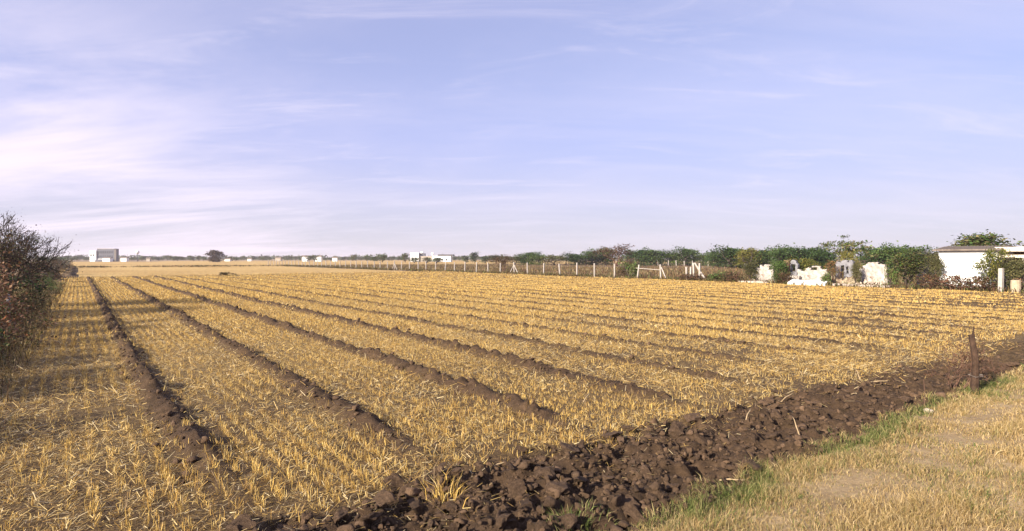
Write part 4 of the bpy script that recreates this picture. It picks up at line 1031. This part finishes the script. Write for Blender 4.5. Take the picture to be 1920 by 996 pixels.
# lean-to porch on its right
por = empty('porch', (*on_v(1888, 51.0), 0), hrz, 'open porch with pale roof edge right of the white house', 'porch')
PW, PH = 4.6, hpx(467, on_v(1888, 51.0)[1])
MB().box((PW/2-0.6, 1.6, PH+0.05), (PW, 3.6, 0.12), 0, 0, 0.03).build('roof', M['roof'], por)
MB().box((PW/2-0.6, -0.24, PH-0.02), (PW, 0.08, 0.30)).build('roof_edge', M['roof_edge'], por)
MB().box((PW/2-0.6, 0.0, PH-0.50), (PW, 0.12, 0.2)).build('beam', M['roof_edge'], por)
for xx in (0.9, 3.2): MB().box((xx, 0, (PH-0.6)/2-0.05), (0.14, 0.14, PH-0.5)).build('post', M['concrete'], por)
MB().box((PW/2-0.6, 3.3, PH/2-0.1), (PW, 0.15, PH-0.1)).build('back_wall', M['adobe'], por)

# ------------------------------------------------------------------ far buildings
def wbox(x0_, x1_, z0_, z1_, y0_, y1_): return MB().box(((x0_+x1_)/2, (y0_+y1_)/2, (z0_+z1_)/2), (x1_-x0_, y1_-y0_, z1_-z0_))
def windows(parent, xs, z0_, z1_, w, y=-0.03, mat='glass'):
    for xx in xs:
        o = MB().box((xx, y, (z0_+z1_)/2), (w, 0.16, z1_-z0_)).build('window', M[mat], parent)
D = 420; px2m = D/FPX
x, y = bearing(182, D); t = empty('grey_block', (x, y, -0.3), 0.0, 'grey three storey block with white wing on the left horizon', 'building')
hB = hpx(467, D)+0.3
wbox(0, 12.4, 0, hB, 0, 5).build('wall', M['grey_wall'], t)
wbox(-4.6, -0.05, 0, hpx(470, D)+0.3, -1.0, 4).build('wall', M['white'], t)
windows(t, [1.3+1.6*k for k in range(7)], 5.9, 7.6, 1.1); windows(t, [1.3+1.6*k for k in range(7)], 3.0, 4.4, 1.0)
wbox(-0.1, 12.5, hB, hB+0.25, -0.1, 5.1).build('parapet', M['cream_far'], t)
wbox(12.45, 13.1, 0, hB-0.3, 0.2, 1.6).build('stair_tower', M['cream_far'], t)
wbox(0.3, 11.6, 0, 1.5, -2.4, -0.05).build('annex', M['grey_wall'], t)
wbox(2.6, 9.4, 1.55, 1.95, -2.9, -0.05).build('canopy', M['white'], t)
windows(t, [-3.6, -1.8], 3.8, 5.2, 0.9, -1.05)
x, y = bearing(258, 430); t = empty('water_tower', (x, y, -0.3), 0, 'small white water tank on a thin column on the horizon', 'water tower')
MB().tube([(0, 0, 0), (0, 0, 5.8)], [0.30, 0.22], 6).build('column', M['grey_wall'], t)
MB().tube([(0, 0, 5.6), (0, 0, 5.9), (0, 0, 6.6), (0, 0, 7.4), (0, 0, 7.9), (0, 0, 8.0)], [0.4, 1.0, 1.35, 1.25, 0.7, 0.1], 10).build('tank', M['white'], t, smooth=True)
def shed(px0, px1, top, dep, mat, lab, roof='roof', nwin=2, rise=0.8):
    x, y = bearing(px0, dep); w = (px1-px0)/FPX*dep; h = hpx(top+1.2, dep)+0.3
    t = empty('far_house', (x, y, -0.3), 0, lab, 'house')
    wbox(0, w, 0, h, 0, w*0.6).build('wall', M[mat], t)
    MB().add([(-0.3, -0.3, h), (w+0.3, -0.3, h), (w+0.3, w*0.6+0.3, h), (-0.3, w*0.6+0.3, h), (-0.3, w*0.3, h+rise), (w+0.3, w*0.3, h+rise)], [(0, 1, 5, 4), (3, 4, 5, 2), (0, 4, 3), (1, 2, 5), (0, 3, 2, 1)]).build('roof', M[roof], t)
    return t
for a, b, top, dep, mat, lab in [
 (192, 206, 483, 400, 'white', 'low white house just below the grey block'),
 (226, 237, 482.5, 410, 'white', 'small white house right of the grey block'),
 (274, 281, 484, 430, 'cream_far', 'tiny pale house right of the water tank'),
 (464, 471, 484.5, 430, 'white', 'tiny white house midway right of the lone tree'),
 (516, 526, 482.5, 430, 'cream_far', 'small pale house between lone tree and white sheds'),
 (623, 632, 482.5, 400, 'white', 'small white house right of the white sheds'),
 (566, 577, 480, 380, 'white', 'white shed left of the dark clump of trees'),
 (590, 602, 480, 382, 'white', 'white shed right of the dark clump of trees'),
 (421, 431, 485, 420, 'white', 'tiny white house at the right foot of the lone tree')]:
    shed(a, b, top, dep, mat, lab)
plant_px('dark_tree', 'far_b', 580, 478, 7, 372, 'dark round tree between the two white sheds, left one', 'tree', over=1.2)
plant_px('dark_tree', 'far_c', 590, 478, 6, 372, 'dark round tree between the two white sheds, right one', 'tree', over=1.2)
plant_px('dark_tree', 'far_b', 563, 478, 3, 376, 'narrow dark tree at the left end of the white sheds', 'tree', over=1.2)
D = 350; x, y = bearing(769, D); t = empty('tank_building', (x, y, -0.3), 0, 'long white building with two round roof tanks on the horizon', 'building')
s = D/FPX
wbox(0, 16*s, 0, hpx(474, D)+0.3, 0, 8).build('wall', M['white'], t)
wbox(16*s+0.05, 41*s, 0, hpx(480.5, D)+0.3, 1, 8).build('wall', M['cream_far'], t)
wbox(41*s+0.05, 76*s, 0, hpx(480.0, D)+0.3, 0.5, 9).build('wall', M['white'], t)
wbox(52*s, 80*s, hpx(479.9, D)+0.35, hpx(477, D)+0.3, 0.2, 9.5).build('roof', M['grey_wall'], t)
wbox(17*s, 27*s, hpx(480, D)+0.35, hpx(475, D)+0.3, 2, 5).build('tank_stand', M['grey_wall'], t)
for px in (787, 807):
    zt = hpx(475.5, D)+0.3 if px == 787 else hpx(477.5, D)+0.3; xx = (px-769)*s+1
    MB().tube([(xx, 3, zt-0.9), (xx, 3, zt), (xx, 3, zt+0.2), (xx, 3, zt+0.8), (xx, 3, zt+1.2), (xx, 3, zt+1.25)], [0.5, 0.6, 0.95, 1.0, 0.6, 0.1], 10).build('roof_tank', M['white'], t, smooth=True)
windows(t, [1.5, 3.4], 1.6, 2.9, 0.9); windows(t, [44*s, 52*s, 60*s, 68*s], 1.0, 2.0, 1.0, 0.47)

# ------------------------------------------------------------------ small things in the foreground
u, v = px_uv(1831, 738); x, y = uvp(u, v); z = float(height(u, v))
wp = empty('wooden_post', (x, y, z), 0.3, 'weathered dark wooden post leaning at the edge of the verge', 'post')
rg = np.random.default_rng(3); pts, rad = [], []
for k in range(9):
    t_ = k/8; pts.append((0.03*math.sin(t_*5)-0.05*t_, 0.02*math.sin(t_*7), -0.15+t_*1.12)); rad.append(0.064*(1-0.35*t_)*rg.uniform(0.85, 1.15))
MB().tube(pts, rad, 8).build('shaft', M['old_wood'], wp, bevel=0)
MB().tube([(-0.05, 0.0, 0.70), (-0.10, 0.02, 0.88), (-0.03, 0.03, 1.0)], [0.025, 0.018, 0.008], 5).build('stub', M['old_wood'], wp)
MB().tube([(-0.04, 0.01, 0.82), (-0.05, 0.0, 1.1)], [0.018, 0.010], 5).build('splinter', M['old_wood'], wp)
MB().tube([(0.0, 0.0, 0.30), (0.06, -0.07, 0.32), (0.07, 0.05, 0.33), (-0.07, 0.06, 0.31), (-0.08, -0.06, 0.29), (0.06, -0.08, 0.30)], [0.005]*6, 4).build('wire_loop', M['wire'], wp)
def twiglet(name, px, py, w, h, label, seed, twig='twig_red', pal=BROWN, per=4, leaf=0.02, stems=8, depth=3):
    u, v = px_uv(px, py); x, y = uvp(u, v)
    twig_plant(name, seed, x, y, w, h, label, 'shrub', twig, pal, per, leaf, None, stems=stems, depth=depth, spread=0.45, up=0.2, length=0.4, rad=0.012, base_spread=0.7, wig=0.2, sig=0.06, rmin=0.0025, keep=0.7)
twiglet('dry_weed', 1790, 728, 1.0, 0.85, 'thin dry brown weed left of the dark wooden post', 201)
twiglet('dry_weed', 1829, 722, 0.45, 0.95, 'dry twiggy growth wrapped around the dark wooden post', 204, stems=10)
twiglet('dry_weed', 1868, 700, 0.6, 0.35, 'small dry weed right of the dark wooden post', 202)
twiglet('brush_heap', 427, 517, 2.0, 0.5, 'dark heap of cut brush lying in the middle of the field', 203, twig='twig', pal=BROWN+OLIVE, per=6, leaf=0.05)
# thin stake
u, v = px_uv(1735, 768); x, y = uvp(u, v)
o = MB().tube([(0, 0, -0.1), (0.01, 0, 0.2), (0.0, 0.01, 0.42)], [0.004, 0.0035, 0.003], 5).build('thin_stake', M['twig_red'], None, (x, y, float(height(u, v)))); tag(o, 'thin upright stake in the soil left of the wooden post', 'stake')
u, v = px_uv(1741, 775); x, y = uvp(u, v); vv, ff = clod_mesh(801, 3, 0.7)
o = mesh_np('pale_rock', vv*0.15, ff, M['rubble'], loc=(x, y, float(height(u, v))+0.02), smooth=True); tag(o, 'pale rock half hidden in the grass left of the post', 'rock')
# broken pale stalks lying on the clods
for k, (px, py, L, az, up_, lab) in enumerate([
 (1478, 750, 0.42, 0.5, 0.35, 'pale curved stalk sticking out of the ploughed soil'),
 (1405, 792, 0.30, 0.9, 0.45, 'short bent pale stalk left of the curved stalk'),
 (1612, 716, 0.30, 1.4, 0.9, 'upright pale root lump in the soil right of the curved stalk'),
 (1605, 737, 0.34, 0.2, 0.15, 'pale wood piece lying below the upright root lump'),
 (1655, 723, 0.36, -0.1, 0.08, 'long flat pale stalk right of the upright root lump'),
 (1495, 818, 0.26, 1.5, 0.9, 'small upright stalk near the green verge edge'),
 (1853, 692, 0.32, 0.0, 0.08, 'pale flat stick right of the wooden post'),
 (1375, 900, 0.34, -0.6, 0.2, 'pale stick lying on the clods beside the green grass'),
 (935, 872, 0.22, 0.3, 0.3, 'white curled scrap on the near edge of the soil'),
 (1100, 755, 0.30, 1.0, 0.4, 'brown bent stalk at the near end of a soil ridge')]):
    u, v = px_uv(px, py); x, y = uvp(u, v); c, s_ = math.cos(az), math.sin(az); L *= 0.75
    pts = [(-c*L/2, -s_*L/2, 0.0), (-c*L*0.1, -s_*L*0.1+0.02, L*up_*0.5), (c*L*0.3, s_*L*0.3, L*up_*0.85), (c*L/2, s_*L/2+0.02, L*up_)]
    o = MB().tube(pts, [0.006, 0.008, 0.006, 0.003], 6).build('broken_stalk', M['pale_wood'], None, (x, y, float(height(u, v))+0.03), smooth=True); tag(o, lab, 'stalk', 'broken stalks on the ploughed soil')
u, v = px_uv(1085, 975); tuft('green_weed', 'bright green weed tuft among the dark clods at the bottom', u, v, 260, 0.13, 0.13, GR)
u, v = px_uv(835, 935); tuft('straw_tuft', 'pale straw tuft turned up at the edge of the dark clods', u, v, 120, 0.10, 0.26, GOLD*1.1, cat='straw tuft')
u, v = px_uv(1385, 935); tuft('green_grass_tuft', 'tall green grass tuft at the edge of the verge', u, v, 260, 0.13, 0.14, GR)
u, v = px_uv(1310, 965); tuft('green_grass_tuft', 'green grass tuft at the bottom left end of the verge', u, v, 240, 0.14, 0.13, GR)
u, v = px_uv(1600, 825); tuft('green_grass_tuft', 'wide green grass tuft halfway along the verge edge', u, v, 240, 0.18, 0.12, GR)
u, v = px_uv(1860, 742); tuft('green_grass_tuft', 'small green grass tuft at the foot of the wooden post', u, v, 160, 0.15, 0.12, GR)

# ------------------------------------------------------------------ haze
me = bpy.data.meshes.new('haze')
m = MB(); m.box((0, R-60, 6.8), (2*R+200, 2*R+500, 17.0)); hz = m.build('haze', None); tag(hz, kind='stuff', label='thin pale haze over the plain', cat='haze')
hm_ = bpy.data.materials.new('haze_air'); hm_.use_nodes = True; nt = hm_.node_tree; nt.nodes.clear()
ho = nt.nodes.new('ShaderNodeOutputMaterial'); pv = nt.nodes.new('ShaderNodeVolumePrincipled'); pv.inputs['Color'].default_value = (0.86, 0.83, 0.92, 1); pv.inputs['Density'].default_value = 0.00028; pv.inputs['Anisotropy'].default_value = 0.2
nt.links.new(pv.outputs[0], ho.inputs['Volume']); hz.data.materials.append(hm_)
print('TRIANGLES in big meshes', N_TRI, 'objects', len(bpy.data.objects))
